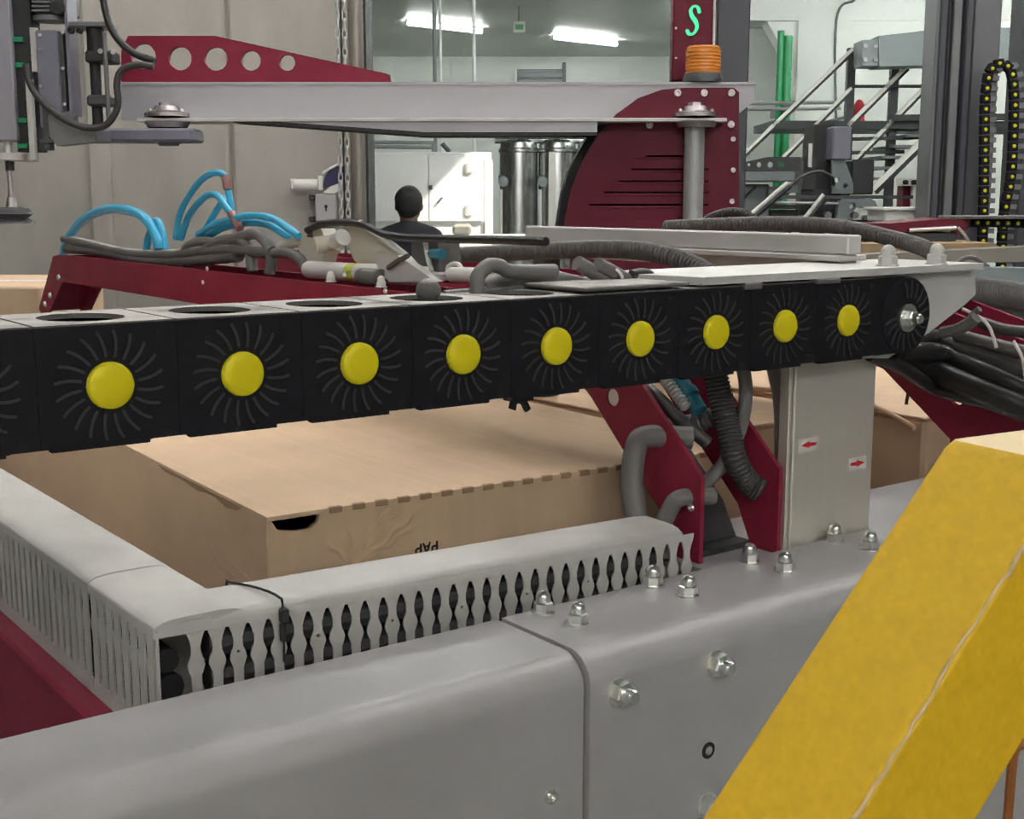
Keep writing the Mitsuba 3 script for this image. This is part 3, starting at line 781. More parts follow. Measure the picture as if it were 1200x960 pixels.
tag(mobj('thread_hose', corrugated([P0, P0 * .5 + P1 * .5, P1], .006, .004), 'bracket_white'), 'short pale threaded hose end beside the teal blue connector', 'hose')
# black knob and clip under the chain, over the carton
tag(mobj('clip', cat(tube([on(600, 480, b=.77), on(603, 470, b=.77), on(612, 470, b=.77), on(618, 480, b=.77)], .003, 8), bx(*(lambda p: (p[0] - .006, p[0] + .012, .765, .78, p[2], p[2] + .03))(on(606, 470, b=.77)))), 'black_rubber'),
    'small black clip hanging from the underside of the energy chain above the carton', 'clip')
tag(mobj('cable', tube([on(1066, 450, b=.85), on(1064, 462, b=.85), on(1062, 474, b=.85)], .002, 6), 'black_rubber'), 'short black cable end hanging right of the steel post', 'cable')
# black cable bundle at the right
BUN = [([(1040, 398), (1090, 396), (1140, 414), (1200, 436), (1260, 456)], .0095, 'hose_dark'), ([(1050, 412), (1100, 414), (1150, 434), (1200, 456), (1260, 482)], .0095, 'cable_black'),
       ([(1040, 410), (1080, 428), (1130, 450), (1200, 478), (1260, 496)], .0115, 'cable_black'), ([(1120, 392), (1150, 400), (1200, 412), (1260, 424)], .006, 'hose_grey'),
       ([(1150, 378), (1175, 386), (1200, 389), (1260, 394)], .0055, 'hose_dark'), ([(1020, 415), (1052, 428), (1090, 452), (1120, 462), (1160, 472), (1210, 490)], .007, 'cable_black')]
for i, (pts, r, m) in enumerate(BUN):
    hose('cable', 'black cable of the thick bundle at the right edge, ' + ['the upper of the thick ones', 'second of the thick ones', 'the thickest one', 'thin, grey with dust', 'thin, below the ribbed hoses', 'lowest one'][i],
         'cable', [on(x, y, b=.715) if x < 1060 else on(x, y, a=1.078 - .011 * (i % 3)) for x, y in pts], r, m)
wt = thing('cable_tie', 'white cable tie round the black cable bundle at the right edge', 'cable tie')
mobj('strap', tube([on(1128, 362, a=1.055), on(1148, 372, a=1.052), on(1160, 385, a=1.05), on(1168, 408, a=1.05)], .0016, 6), 'label_white', wt)
mobj('strap', tube([on(1188, 400, a=1.055), on(1198, 420, a=1.05), on(1202, 446, a=1.055)], .0016, 6), 'label_white', wt)
mobj('head', tube([on(1132, 378, a=1.05), on(1141, 368, a=1.05), on(1148, 362, a=1.05)], .0032, 8), 'dusty_grey', wt)
tag(mobj('elbow_fitting', tube([on(1104, 390, a=1.045), on(1122, 386, a=1.045), on(1134, 380, a=1.045), on(1144, 372, a=1.045)], .0058, 10), 'dusty_grey'), 'dusty white elbow fitting on top of the black cable bundle', 'fitting')

# hoses lying along the first arm
AM = .79
TB = [([(76, 280), (110, 288), (150, 297), (200, 299), (260, 293), (320, 296)], .009, 'dusty_grey', 'upper dusty grey hose tied along the top of the maroon arm'),
      ([(78, 291), (120, 295), (165, 304), (215, 306), (280, 300)], .009, 'dusty_grey', 'lower dusty grey hose tied along the top of the maroon arm'),
      ([(215, 312), (218, 292), (235, 283), (258, 287), (280, 298)], .0075, 'hose_grey', 'grey hose bent in the first arch above the maroon arm'),
      ([(232, 300), (255, 284), (280, 281), (292, 292), (296, 318)], .008, 'hose_grey', 'grey hose bent in the middle arch above the maroon arm'),
      ([(275, 280), (298, 274), (312, 284), (318, 300), (316, 320)], .008, 'hose_grey', 'grey hose bent in the tall arch right of the other arches'),
      ([(322, 297), (335, 296), (350, 302), (358, 314)], .007, 'hose_grey', 'short grey hose arching into the valve block'),
      ([(360, 270), (380, 262), (420, 262), (455, 276), (520, 280), (570, 281), (640, 283)], .0045, 'cable_black', 'dark cable arching over the valve block and on to the right')]
for pts, r, m, lab in TB:
    hose('hose', lab, 'hose', [pa(x, y, AM) for x, y in pts], r, m)
BL = [([(72, 310), (80, 280), (100, 256), (130, 245), (158, 249), (174, 261), (184, 280), (186, 292)], .0080, 'thick blue air hose in a wide arc over the left end of the maroon arm'),
      ([(171, 296), (174, 278), (183, 259), (190, 272), (194, 296)], .0060, 'blue air hose in a narrow upright loop right of the wide arc'),
      ([(206, 280), (212, 248), (232, 215), (250, 203), (263, 206), (266, 220)], .0050, 'blue air tube in the tallest arc, bending into the pink fitting'),
      ([(212, 280), (222, 252), (240, 231), (254, 229), (264, 242), (272, 252)], .0050, 'blue air tube in the inner arc below the tallest one'),
      ([(235, 280), (247, 258), (258, 240), (262, 232)], .0048, 'straight blue air tube slanting up to the pink fitting'),
      ([(266, 218), (270, 236), (273, 252)], .0050, 'short blue air tube between the two pink fittings'),
      ([(232, 275), (255, 262), (290, 253), (318, 256), (338, 268), (350, 277)], .0050, 'blue air tube in a flat arc, the upper of the pair on the right'),
      ([(238, 282), (260, 268), (290, 261), (315, 264), (332, 274), (344, 280)], .0050, 'blue air tube in a flat arc, the lower of the pair on the right')]
for i, (pts, r, lab) in enumerate(BL):
    hose('air_hose', lab, 'hose', [pa(x, y, AM + .01 * (i % 3)) for x, y in pts], r, 'blue_tube')
for (pts, lab) in (([(264, 207), (266, 214), (267, 222)], 'pinkish brown push fitting at the top of the blue tubes'), ([(271, 250), (276, 258), (281, 268)], 'pinkish brown push fitting lower down where blue tubes meet the hoses')):
    tag(mobj('push_fitting', tube([pa(x, y, AM) for x, y in pts], .0062, 12), 'pink_fitting'), lab, 'fitting')
# pneumatics in the middle
vb = thing('valve_block', 'cream coloured pneumatic valve block with round ports, on the maroon arm', 'valve')
mobj('plate', sideplate(Polygon([pa(x, y, .80)[[1, 2]] for x, y in ((352, 280), (362, 272), (380, 268), (388, 285), (380, 312), (366, 318), (356, 300))]), .795, .815), 'cream_plastic', vb, False)
mobj('port', sweep(np.array([pa(370, 288, .78), pa(390, 283, .80), pa(400, 279, .80)]), [.011, .009, .0085], 16), 'cream_plastic', vb)
mobj('port', sweep(np.array([pa(394, 284, .77), pa(402, 278, .77)]), [.0105, .0105], 16), 'bracket_white', vb)
mobj('knob', lathe([(0, 0), (.009, 0), (.008, .008), (0, .009)], 16, 'z', tuple(pa(368, 278, .8))), 'dark_steel', vb)
mobj('fitting', tube([pa(330, 290, .80), pa(345, 284, .80), pa(358, 282, .8)], .0075, 10), 'cream_plastic', vb)
pcx = thing('pneumatic_cylinder', 'white pneumatic cylinder with a lime label, lying in the maroon arm', 'cylinder')
mobj('barrel', sweep(np.array([pa(362, 316, .79), pa(500, 324, .79)]), .0112, 20), 'pvc_white', pcx)
mobj('label', sweep(np.array([pa(411, 319, .79), pa(421, 319.5, .79)]), .0114, 20), 'label_lime', pcx)
mobj('end_cap', sweep(np.array([pa(424, 324, .77), pa(446, 326, .77)]), .0105, 16), 'dusty_grey', pcx)
mobj('rod', sweep(np.array([pa(500, 324, .79), pa(560, 326, .79)]), .006, 12), 'steel', pcx)
mobj('barrel', sweep(np.array([pa(530, 322, .79), pa(580, 324, .79)]), .0085, 16), 'pvc_white', pcx)
cb = thing('clevis_bracket', 'light grey triangular bracket plate standing behind the white pneumatic cylinder', 'bracket')
mobj('plate', sideplate(Polygon([pa(x, y, .80)[[1, 2]] for x, y in ((398, 268), (424, 262), (476, 300), (500, 318), (520, 326), (440, 326), (415, 305))]), .80, .806), 'cream_plastic', cb, False)
mobj('edge', tube([pa(422, 261, .79), pa(450, 280, .79), pa(476, 300, .79)], .004, 8), 'bracket_white', cb)
mobj('gusset', sideplate(Polygon([pa(x, y, .785)[[1, 2]] for x, y in ((448, 300), (474, 299), (494, 312), (520, 330), (465, 330), (452, 318))]), .775, .786), 'bracket_white', cb, False)
mobj('rod', tube([pa(455, 314, .772), pa(466, 306, .772), pa(478, 300, .772)], .003, 8), 'dark_steel', cb)
sp = thing('solenoid_valve', 'grey square solenoid valve with a blue tube end, right of the bracket plate', 'valve')
mobj('valve_body', sideplate(Polygon([pa(x, y, .80)[[1, 2]] for x, y in ((482, 284), (512, 282), (516, 322), (500, 320), (482, 300))]), .80, .83), 'dusty_grey', sp, False)
mobj('stem', tube([pa(498, 280, .795), pa(501, 300, .795), pa(506, 318, .795)], .003, 8), 'bracket_white', sp)
mobj('blue_end', sweep(np.array([pa(505, 298, .80), pa(518, 298, .795)]), .006, 12), 'teal_plastic', sp)
hose('hose', 'thin white tube curled in a small ring right of the solenoid valve', 'hose', [pa(x, y, .80) for x, y in ((524, 320), (526, 312), (534, 309), (540, 313), (538, 320))], .0025, 'pvc_white')
tag(mobj('knob', (lambda m: (m.apply_translation(on(502, 341, b=.76)), m)[1])(trimesh.creation.icosphere(2, .009)), 'dusty_grey'), 'small round dusty knob on the chain top in front of the maroon arm', 'knob')

# ------------------------------------------------------------------ yellow guard rail
yr = thing('guard_rail', 'yellow painted square tube post leaning across the lower right corner, very close', 'guard rail')
L1 = at(1110, 515, .41); L0 = at(820, 960, .41 - .0521); t_ = L1 - L0; t_ /= np.linalg.norm(t_)
n1 = np.array([t_[2], 0, -t_[0]]); n1 /= np.linalg.norm(n1); nd = np.cross(t_, n1); nd *= -np.sign(nd[1]); ph = 1.199
e1 = .04835 * (math.cos(ph) * n1 + math.sin(ph) * nd); e2 = .04384 * (math.sin(ph) * n1 - math.cos(ph) * nd)
rad = .045
prof = []
for (u0, v0, t0) in ((0, 0, math.pi), (1, 0, 1.5 * math.pi), (1, 1, 0), (0, 1, .5 * math.pi)):
    for dt in np.linspace(0, math.pi / 2, 5):
        uu = (rad if u0 == 0 else 1 - rad) + rad * math.cos(t0 + dt); vv = (rad if v0 == 0 else 1 - rad) + rad * math.sin(t0 + dt)
        prof.append(uu * e1 + vv * e2)
prof = np.array(prof); ztop = L1[2]
rows = []
for zz in (0.0, .5, 1.0, ztop - .0025, ztop):
    P = prof + L1
    rows.append(P + t_[None, :] * ((zz - P[:, 2]) / t_[2])[:, None])
c_ = rows[-1].mean(0); rows[-1] = c_ + (rows[-1] - c_) * .965
np_ = len(prof); V = np.vstack(rows); F = []
for r_ in range(len(rows) - 1):
    for j in range(np_): F += [[r_ * np_ + j, r_ * np_ + (j + 1) % np_, (r_ + 1) * np_ + (j + 1) % np_], [r_ * np_ + j, (r_ + 1) * np_ + (j + 1) % np_, (r_ + 1) * np_ + j]]
V = np.vstack([V, rows[-1].mean(0)[None], rows[0].mean(0)[None]])
for j in range(np_): F += [[(len(rows) - 1) * np_ + j, (len(rows) - 1) * np_ + (j + 1) % np_, len(V) - 2], [(j + 1) % np_, j, len(V) - 1]]
ym = trimesh.Trimesh(V, F, process=False); ym.fix_normals()
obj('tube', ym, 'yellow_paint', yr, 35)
wl_ = resample(np.array([L1 + e1 * .99 + e2 * .01 + t_ * ((ztop - .004 - (L1 + e1)[2]) / t_[2]), L1 + e1 * .99 + e2 * .01 - t_ * .45]), .004)
wl_ = wl_ + .0004 * rng.standard_normal(wl_.shape)
obj('worn_edge', sweep(wl_, .00045 + .0004 * rng.random(len(wl_)), 8), 'worn_cream', yr, True)
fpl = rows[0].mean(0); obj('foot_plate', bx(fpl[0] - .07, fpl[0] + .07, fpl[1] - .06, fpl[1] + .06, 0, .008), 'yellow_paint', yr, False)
rr = [at(1215, 868, .52), at(1196, 873, .52), at(1188, 884, .52), at(1183, 930, .52), at(1180, 970, .52)]; rr.append(rr[-1] - [0.004, 0, .25])
tag(obj('wire_rod', tube(rr + [np.array([rr[-1][0] - .005, rr[-1][1] + .03, 0.0])], .0022, 8), 'rust_orange'), 'thin rusty orange bent rod at the lower right edge behind the yellow post', 'rod')

# ================================================================== BEHIND: the pick arm
YA = 3.4
pk = thing('arm_machine', 'long light grey horizontal pick arm with maroon quarter-round housing, crossing the picture behind the machine', 'machine arm')
obj('beam', cat(upright(px_poly([(142, 97), (885, 100), (885, 118), (852, 144), (142, 141)], YA), YA, YA + .008), fb(142, 96, 886, 99.5, YA - .003, .12)), 'lilac_paint', pk, False)
obj('flange', fb(160, 138, 852, 142.5, YA - .08, .12, .001), 'bracket_white', pk, False)
obj('lower_web', upright(px_poly([(300, 141), (700, 141), (700, 156), (500, 156)], YA - .075), YA - .075, YA - .065), 'lilac_paint', pk, False)
obj('lower_edge', upright(px_poly([(270, 142.5), (300, 141), (500, 155), (700, 155), (700, 159), (497, 159)], YA - .076), YA - .076, YA + .05), 'black_rubber', pk, False)
gus = px_poly([(150, 42), (252, 42), (452, 86), (457, 88), (458, 98), (142, 98), (142, 60)], YA + .04)
for (x, y, r) in ((168, 66, 14), (211, 68.5, 13), (253, 69, 13), (294, 71, 11), (336.5, 73.5, 9)):
    c_ = at(x, y, YA + .04); gus = gus.difference(Point(c_[0], c_[2]).buffer(r * (YA + .04) / FOC))
obj('gusset', upright(gus, YA + .04, YA + .06), 'maroon_paint', pk, False)
HP = [(660, 268), (668, 226), (680, 194), (698, 162), (722, 134), (748, 115), (776, 105), (800, 103), (860, 103), (866, 108), (866, 268)]
hp = px_poly(HP, YA - .02)
for (x, y) in ((757, 183), (740, 198.5), (725, 212.5), (708, 225.5), (690, 240)):
    P, Q = at(x, y, YA - .02), at(801 if y < 190 else 830, y, YA - .02); hp = hp.difference(sbox(P[0], P[2] - .0022, Q[0], P[2] + .0022))
obj('housing_plate', upright(hp, YA - .02, YA - .008), 'maroon_dull', pk, False)
obj('housing_body', upright(px_poly([(652, 268), (658, 228), (670, 192), (688, 160), (705, 142), (862, 142), (862, 268)], YA + .06), YA + .065, YA + .2), 'black_rubber', pk, False)
P, Q = at(672, 268, YA), at(862, 268, YA)
obj('pedestal', bx(P[0], Q[0], YA, YA + .2, 0, P[2] + .001), 'maroon_dull', pk, False)
LV = ply(bx(-.1, .1, 0, .02, -.0015, .0015), 'maroon_dull', False)
for i, (x, y) in enumerate(((776, 184), (768, 199.5), (760, 213.5), (752, 227), (745, 241.5))):
    P = at(x, y, YA - .018); put('louvre', LV, pk, tm(tr(P[0], YA - .022, P[2] - .003) @ rot([1, 0, 0], -25) @ np.diag([1 if i > 1 else .7, 1, 1, 1])))
for (x, y, s_) in ((794, 109, 1.5), (825, 109, 1.5), (857, 109, 1.5), (761, 146.5, 1.5), (856.5, 146, 1.5), (859, 163, 1.1), (859, 199.5, 1.1), (857.5, 236, 1.1)):
    hww('bolt', SOCKET, pk, at(x, y, YA - .0205), FACE_FRONT, s_)
for (x, w_) in ((196, 1), (815, 1)):
    Yc = YA - .045
    c_ = at(x, 140, Yc); k_ = Yc / FOC
    obj('flange_bearing', cat(lathe([(0, 0), (25 * k_, 0), (25 * k_, 4 * k_), (15 * k_, 7 * k_), (13 * k_, 12 * k_), (0, 12 * k_)], 32, 'z', (c_[0], Yc, at(x, 137, Yc)[2])),
                             lathe([(0, 0), (26 * k_, 0), (22 * k_, -7 * k_), (0, -7 * k_)][::-1], 32, 'z', (c_[0], Yc, at(x, 142.5, Yc)[2])),
                             lathe([(0, 0), (9 * k_, 0), (9 * k_, 6 * k_), (0, 6 * k_)], 6, 'z', (c_[0], Yc, at(x, 126.5, Yc)[2]))), 'steel', pk)
    for dx in (-18, 18):
        hww('cap_nut', CAPNUT, pk, (c_[0] + dx * k_, Yc - .01, at(x, 134.5, Yc)[2]), None, .9)
c_ = at(813, 200, YA - .045)
obj('pivot_pipe', lathe([(0, 0), (.026, 0), (.026, at(813, 149, YA - .045)[2]), (0, at(813, 149, YA - .045)[2])], 28, 'z', (c_[0], YA - .045, 0)), 'galvanised', pk)
# lower link of the arm on the left
obj('link_arm', cat(fb(90, 150, 225, 166, YA - .11, .13, .006)), 'slate_lilac', pk, 30)
obj('link_boss', lathe([(0, 0), (.026, 0), (.030, .012), (0, .012)], 8, 'z', tuple(at(198, 171, YA - .045))), 'slate_lilac', pk, False)
# beacon
bc = thing('beacon', 'orange flashing beacon lamp standing on the pick arm in front of the maroon mast', 'beacon')
Yb = YA + .03; kb = Yb / FOC; c_ = at(823.5, 97, Yb)
obj('base', lathe([(0, 0), (23 * kb, 0), (23 * kb, 5 * kb), (21 * kb, 10 * kb), (0, 10 * kb)], 32, 'z', tuple(c_)), 'dark_steel', bc)
pf = [(0, 9 * kb), (19.5 * kb, 9 * kb)]
for i in range(7): pf += [(19.9 * kb, (10 + 3.8 * i) * kb), (19.9 * kb, (12.4 + 3.8 * i) * kb), (18.6 * kb, (12.8 + 3.8 * i) * kb), (18.6 * kb, (13.4 + 3.8 * i) * kb)]
pf += [(19 * kb, 38 * kb), (17.5 * kb, 40 * kb), (0, 40.5 * kb)]
obj('lens', lathe(pf, 40, 'z', tuple(c_)), 'amber_lens', bc, 25)
# mast with the sign
ms = thing('mast', 'tall maroon and grey machine mast with a glowing green letter S near the top', 'mast')
obj('maroon_cover', fb(789, -90, 838, 95, YA + .16, .06, .004), 'maroon_dull', ms, False)
P, Q = at(838.5, 100, YA + .22), at(877, 100, YA + .22)
obj('grey_column', bx(P[0], Q[0], YA + .22, YA + .40, 0, 3.3, .004), 'dark_lilac', ms, False)
obj('edge_strip', fb(836.5, -90, 839, 95, YA + .153, .01), 'bracket_white', ms, False)
for (x, y) in ((789.8, 33), (789.8, 68)): hww('screw', SOCKET, ms, at(792, y, YA + .158), FACE_FRONT, .5)
# the letter: a slanted two-bowl curve, thick in the middle
sp_ = smooth_path(np.array([(819.5, 14, 0), (817.5, 8.5, 0), (813, 7.5, 0), (809.5, 12, 0), (811, 19, 0), (815.5, 26, 0), (816.5, 33, 0), (812.5, 39.5, 0), (807.5, 40, 0), (805.5, 36.5, 0)]), 10)
wd = np.interp(np.linspace(0, 1, len(sp_)), [0, .08, .2, .5, .8, .92, 1], [2.0, 1.8, 1.2, 2.7, 1.3, 1.9, 2.2])
sh = unary_union([LineString([sp_[i][:2], sp_[i + 1][:2]]).buffer(wd[i], 6) for i in range(len(sp_) - 1)])
Yt = YA + .1585
sh = Polygon([(at(x, y, Yt)[0], at(x, y, Yt)[2]) for x, y in sh.exterior.coords])
kS = obj('sign_letter', upright(sh, Yt - .003, Yt + .002), 'green_lens', ms, False, 'glowing green letter S')
scene[kS]['emitter'] = {'type': 'area', 'radiance': {'type': 'rgb', 'value': [.015, .34, .115]}}

# ------------------------------------------------------------------ gripper head at the upper left
YG = 3.15
gh = thing('pick_gripper', 'gripper head at the upper left with motor, black rods and a suction cup', 'machine head')
obj('profile', fb(-40, -60, 13, 165, YG, .08, .003), 'steel_lilac', gh, False)
obj('led_housing', fb(13.5, -60, 38, 178, YG + .02, .06), 'black_rubber', gh, False)
for (x, y) in ((20, 46), (21, 76), (25, 141), (26, 171)):
    obj('green_light', fb(x - 6, y - 3, x + 6, y + 3, YG + .012, .01, .001), 'green_lens', gh, False)
obj('white_strip', fb(32, 92, 38.5, 188, YG - .01, .02, .001), 'bracket_white', gh, False)
mo = key_for('motor', gh); scene[mo] = ply(fb(38, -60, 76, 16, YG + .02, .1, .004), 'dark_steel', False)
for y in (-8, -3, 2, 7, 12): obj('fin', fb(37, y - 1.2, 58, y + 1.2, YG + .008, .02), 'mid_steel', mo, False)
c_ = at(66, 8, YG); obj('cap', lathe([(0, 0), (.017, 0), (.016, .012), (0, .013)], 20, 'y', (c_[0], YG + .02, c_[2])), 'black_rubber', mo)
c_ = at(58, 22, YG + .05); obj('motor_flange', lathe([(0, -.006), (.044, -.006), (.044, .006), (0, .006)], 28, 'z', (c_[0], YG + .06, c_[2])), 'mid_steel', gh)
obj('slab', fb(44, 35, 70, 150, YG + .01, .06, .003), 'slate_lilac', gh, False)
obj('guide_rail', fb(71, 38, 76, 132, YG + .02, .04), 'dark_steel', gh, False)
obj('side_plate', fb(76.5, -60, 80, 135, YG + .015, .07), 'slate_lilac', gh, False)
obj('rail_bracket', fb(36, 32, 43, 84, YG + .015, .02), 'bracket_white', gh, False)
for (x, y) in ((47, 41), (47, 58), (48, 101), (74, 80), (74, 38), (76, 122)): hww('screw', SOCKET, gh, at(x, y, YG + .01), FACE_FRONT, .7)
obj('top_bracket', fb(80, 25, 125, 31, YG, .09, .002), 'mid_steel', gh, False)
for x in (84, 94): hww('screw', ply(socket_screw(.008, 1.6), 'black_rubber', 30), gh, at(x, 36, YG - .005), FACE_FRONT, 1.0)


def vrod(x, y0, y1, rpx, m, parent=gh, name='rod', Y=YG + .03, n=20):
    k_ = Y / FOC; P, Q = at(x, y1, Y), at(x, y0, Y)
    return obj(name, lathe([(0, 0), (rpx * k_, 0), (rpx * k_, Q[2] - P[2]), (0, Q[2] - P[2])], n, 'z', tuple(P)), m, parent)


vrod(112.5, 31, 60, 9.5, 'black_rubber'); vrod(115, 55, 146, 6, 'black_rubber')
obj('clamp', fb(99, 59, 131, 73, YG, .07, .004), 'black_rubber', gh, False); obj('clamp', fb(101, 111, 128, 124, YG, .07, .005), 'dark_steel', gh, False)
vrod(127.5, 38, 142, 2.6, 'mid_steel', Y=YG + .0)
for (x, y) in ((118, 60), (133, 61)): hww('screw', SOCKET, gh, at(x, y, YG - .002), FACE_FRONT, 1.0)
obj('lower_bracket', upright(px_poly([(56, 135), (82, 130), (86, 152), (112, 150), (112, 166), (66, 171), (58, 160)], YG), YG, YG + .05), 'mid_steel', gh, False)
obj('hinge', cat(fb(50, 122, 57, 168, YG, .04, .002), fb(45, 163, 62, 168, YG - .005, .05, .002), fb(52, 168, 59, 176, YG, .03, .002)), 'dark_steel', gh, False)
obj('arm_joint', fb(84, 150, 112, 166, YG, .12, .004), 'mid_steel', gh, False)
vc = key_for('suction_cup', gh)
Yc = YG + .03; kc = Yc / FOC
P = at(14, 262, Yc)
scene[vc] = ply(lathe([(0, 2 * kc), (26 * kc, 0), (25 * kc, 2 * kc), (18 * kc, 6 * kc), (24 * kc, 11 * kc), (20 * kc, 17 * kc), (10 * kc, 19 * kc), (0, 19 * kc)], 28, 'z', tuple(P)), 'dark_steel', 30)
obj('stem', cat(lathe([(0, 0), (6.5 * kc, 0), (4.5 * kc, 12 * kc), (3 * kc, 13 * kc), (3 * kc, 45 * kc), (0, 45 * kc)], 16, 'z', tuple(at(14, 243, Yc)))), 'steel', vc)
obj('spring', lathe([(0, 0), (5 * kc, 0), (5 * kc, 12 * kc), (0, 12 * kc)], 16, 'z', tuple(at(12, 200, Yc))), 'dark_steel', vc)
obj('mount', cat(lathe([(0, 0), (20 * kc, 0), (20 * kc, 8 * kc), (0, 8 * kc)], 24, 'z', tuple(at(10, 188, Yc - .02))), fb(0, 179, 38, 189, YG + .02, .04)), 'bracket_white', vc)
obj('elbow', tube([at(10, 182, Yc), at(9, 165, Yc), at(6, 156, Yc), at(-10, 155, Yc)], 4.5 * kc, 10), 'pvc_white', vc)


def whose(label, pts, r, m, Y, group=None):
    return tag(obj('conduit', tube([at(x, y, Y) if not isinstance(x, tuple) else None for x, y in pts], r, 12), m, None, 40), label, 'hose', group)


whose('black conduit coming down from the top edge to the holed maroon plate', [(114, -40), (121, 0), (128, 28), (140, 48), (158, 63), (182, 72)], .0085, 'cable_black', YG - .03)
whose('grey-edged conduit hanging in a loop under the gripper head', [(30, 75), (36, 100), (52, 122), (78, 141), (104, 150), (126, 145), (138, 124), (137, 98), (143, 82), (160, 76), (180, 78)], .0082, 'hose_dark', YG - .05)

# ------------------------------------------------------------------ on the concrete wall
hc = thing('hoist_chain', 'light steel hoist chain hanging down the end of the concrete wall', 'chain')
tor = trimesh.creation.torus(.012, .0035, 12, 6); tor.apply_transform(np.diag([.75, 1, 1.9, 1]) @ rot([1, 0, 0], 90))
LINK = ply(tor, 'bracket_white', True)
for xo in (401, 409):
    P = at(xo, 300, CW - .12)
    for i in range(56):
        put('link', LINK, hc, tm(tr(P[0], P[1], 1.30 + i * .036) @ rot([0, 0, 1], 90 * (i % 2) + 25)))
wx = thing('wall_box', 'grey metal switch box with a keyhole on the concrete wall', 'switch box')
obj('box_body', fb(369, 227, 395, 260, CW - .1, .1, .006), 'grey_paint', wx, False)
c_ = at(382, 242, CW - .1)
obj('keyhole', upright(Point(c_[0], c_[2]).buffer(.007).union(sbox(c_[0] - .003, c_[2] - .02, c_[0] + .003, c_[2])), CW - .102, CW - .099), 'black_rubber', wx, False)
for y in (232, 257): obj('lug', fb(362, y - 3, 369, y + 3, CW - .06, .06, .004), 'dark_steel', wx, False)
td = thing('tape_dispenser', 'white and navy hand-held tape gun lying on the grey switch box', 'tape gun')
obj('handle', cat(sweep(np.array([at(341, 217, CW - .07), at(374, 217, CW - .07)]), .026, 14), fb(340, 211, 344, 222, CW - .1, .06, .004)), 'pvc_white', td, 40)
obj('collar', fb(372, 206, 378, 224, CW - .11, .08, .006), 'pvc_white', td, False)
obj('frame', upright(px_poly([(378, 220), (380, 208), (387, 197), (392, 192), (401, 192), (401, 208), (400, 214), (386, 218)], CW - .1), CW - .1, CW - .05), 'navy_plastic', td, False)
obj('rim', tube([at(378, 203, CW - .11), at(388, 197, CW - .11), at(396, 193, CW - .11), at(402, 194, CW - .11)], .006, 8), 'pvc_white', td)
obj('blade', upright(px_poly([(378, 226), (388, 218), (400, 214), (400, 222), (392, 227)], CW - .1), CW - .1, CW - .06), 'pvc_white', td, False)
whose('thin white cable coming out of the top of the switch box', [(392, 222), (397, 229), (400, 232)], .008, 'pvc_white', CW - .08)

# ------------------------------------------------------------------ carton stack at the left edge
ck = thing('carton', 'brown carton seen at the left edge behind the maroon arm end', 'carton')
P = at(46, 336, 2.55)
obj('body', bx(P[0] - .5, P[0], 2.55, 2.95, 1.0, P[2], .004), 'cardboard', ck, False)
obj('tape', bx(P[0] - .5005, P[0] + .0006, 2.70, 2.75, P[2] - .09, P[2] + .0008), 'label_white', ck, False)
ck2 = thing('side_table', 'dark table under the carton at the left edge', 'table')
obj('table_top', bx(P[0] - .55, P[0] + .3, 2.5, 3.0, .96, 1.0), 'dark_steel', ck2, False)
for x in (P[0] - .5, P[0] + .25):
    for y in (2.55, 2.92): obj('leg', bx(x, x + .04, y, y + .04, 0, .96), 'dark_steel', ck2, False)

# ================================================================== FAR HALL
YC = 10.5
cbn = thing('control_cabinet', 'large white control cabinet with two doors, half in sunlight, behind the standing man', 'cabinet')
obj('body', fb(428, 178, 575, 262, YC + .03, .35), 'cabinet_white', cbn, False)
obj('door', fb(428, 180, 501.5, 260, YC, .03, .006), 'cabinet_white', cbn, False)
d2 = obj('door', fb(502.5, 180, 566, 260, YC, .03, .006), 'cabinet_white', cbn, False)
obj('side_cover', fb(567, 186, 577, 278, YC + .01, .3, .01), 'cabinet_white', cbn, False)
for y in (197, 247): obj('handle', cat(fb(545.5, y - 6, 548, y + 6, YC - .03, .03), fb(545.5, y + 4, 553, y + 6, YC - .03, .03)), 'cream_plastic', cbn, False)
obj('lock', fb(502.5, 217, 506.5, 222, YC - .02, .02), 'dark_steel', cbn, False)
obj('handle', upright(px_poly([(511, 238), (517, 231), (519, 232), (513, 239)], YC - .03), YC - .03, YC - .001), 'mid_steel', cbn, False)
obj('plinth', bx(at(428, 262, YC)[0], at(575, 262, YC)[0], YC + .05, YC + .38, 0, at(428, 262, YC)[2]), 'cabinet_white', cbn, False)
bn = thing('work_bench', 'low white bench with small tools in front of the control cabinet', 'bench')
zt = at(540, 276, 9.9)[2]
obj('bench_top', bx(at(495, 276, 9.9)[0], at(620, 276, 9.9)[0], 9.7, 10.3, zt - .05, zt), 'white_panel', bn, False)
for x in (495, 612): obj('leg', bx(at(x, 276, 9.9)[0], at(x, 276, 9.9)[0] + .06, 9.75, 9.85, 0, zt - .05), 'mid_steel', bn, False)
tag(obj('tool_case', fb(530, 263, 552, 276, 9.9, .2, .02), 'cream_plastic'), 'small cream tool case on the white bench in front of the cabinet', 'case')
pp = thing('wall_pipes', 'pair of thin green pipes running along above the control cabinet', 'pipes')
for y in (167.5, 173): obj('pipe', sweep(np.array([at(428, y - 1, 11.2), at(508, y, 11.2)]), .016, 10), 'grey_blue', pp)
obj('drop_pipe', sweep(np.array([at(508, 167, 11.2), at(508, 200, 11.2)]), .016, 10), 'grey_blue', pp)
obj('stay', sweep(np.array([at(518, 168, 11.2), at(527, 178, 11.2)]), .02, 8), 'dark_steel', pp)
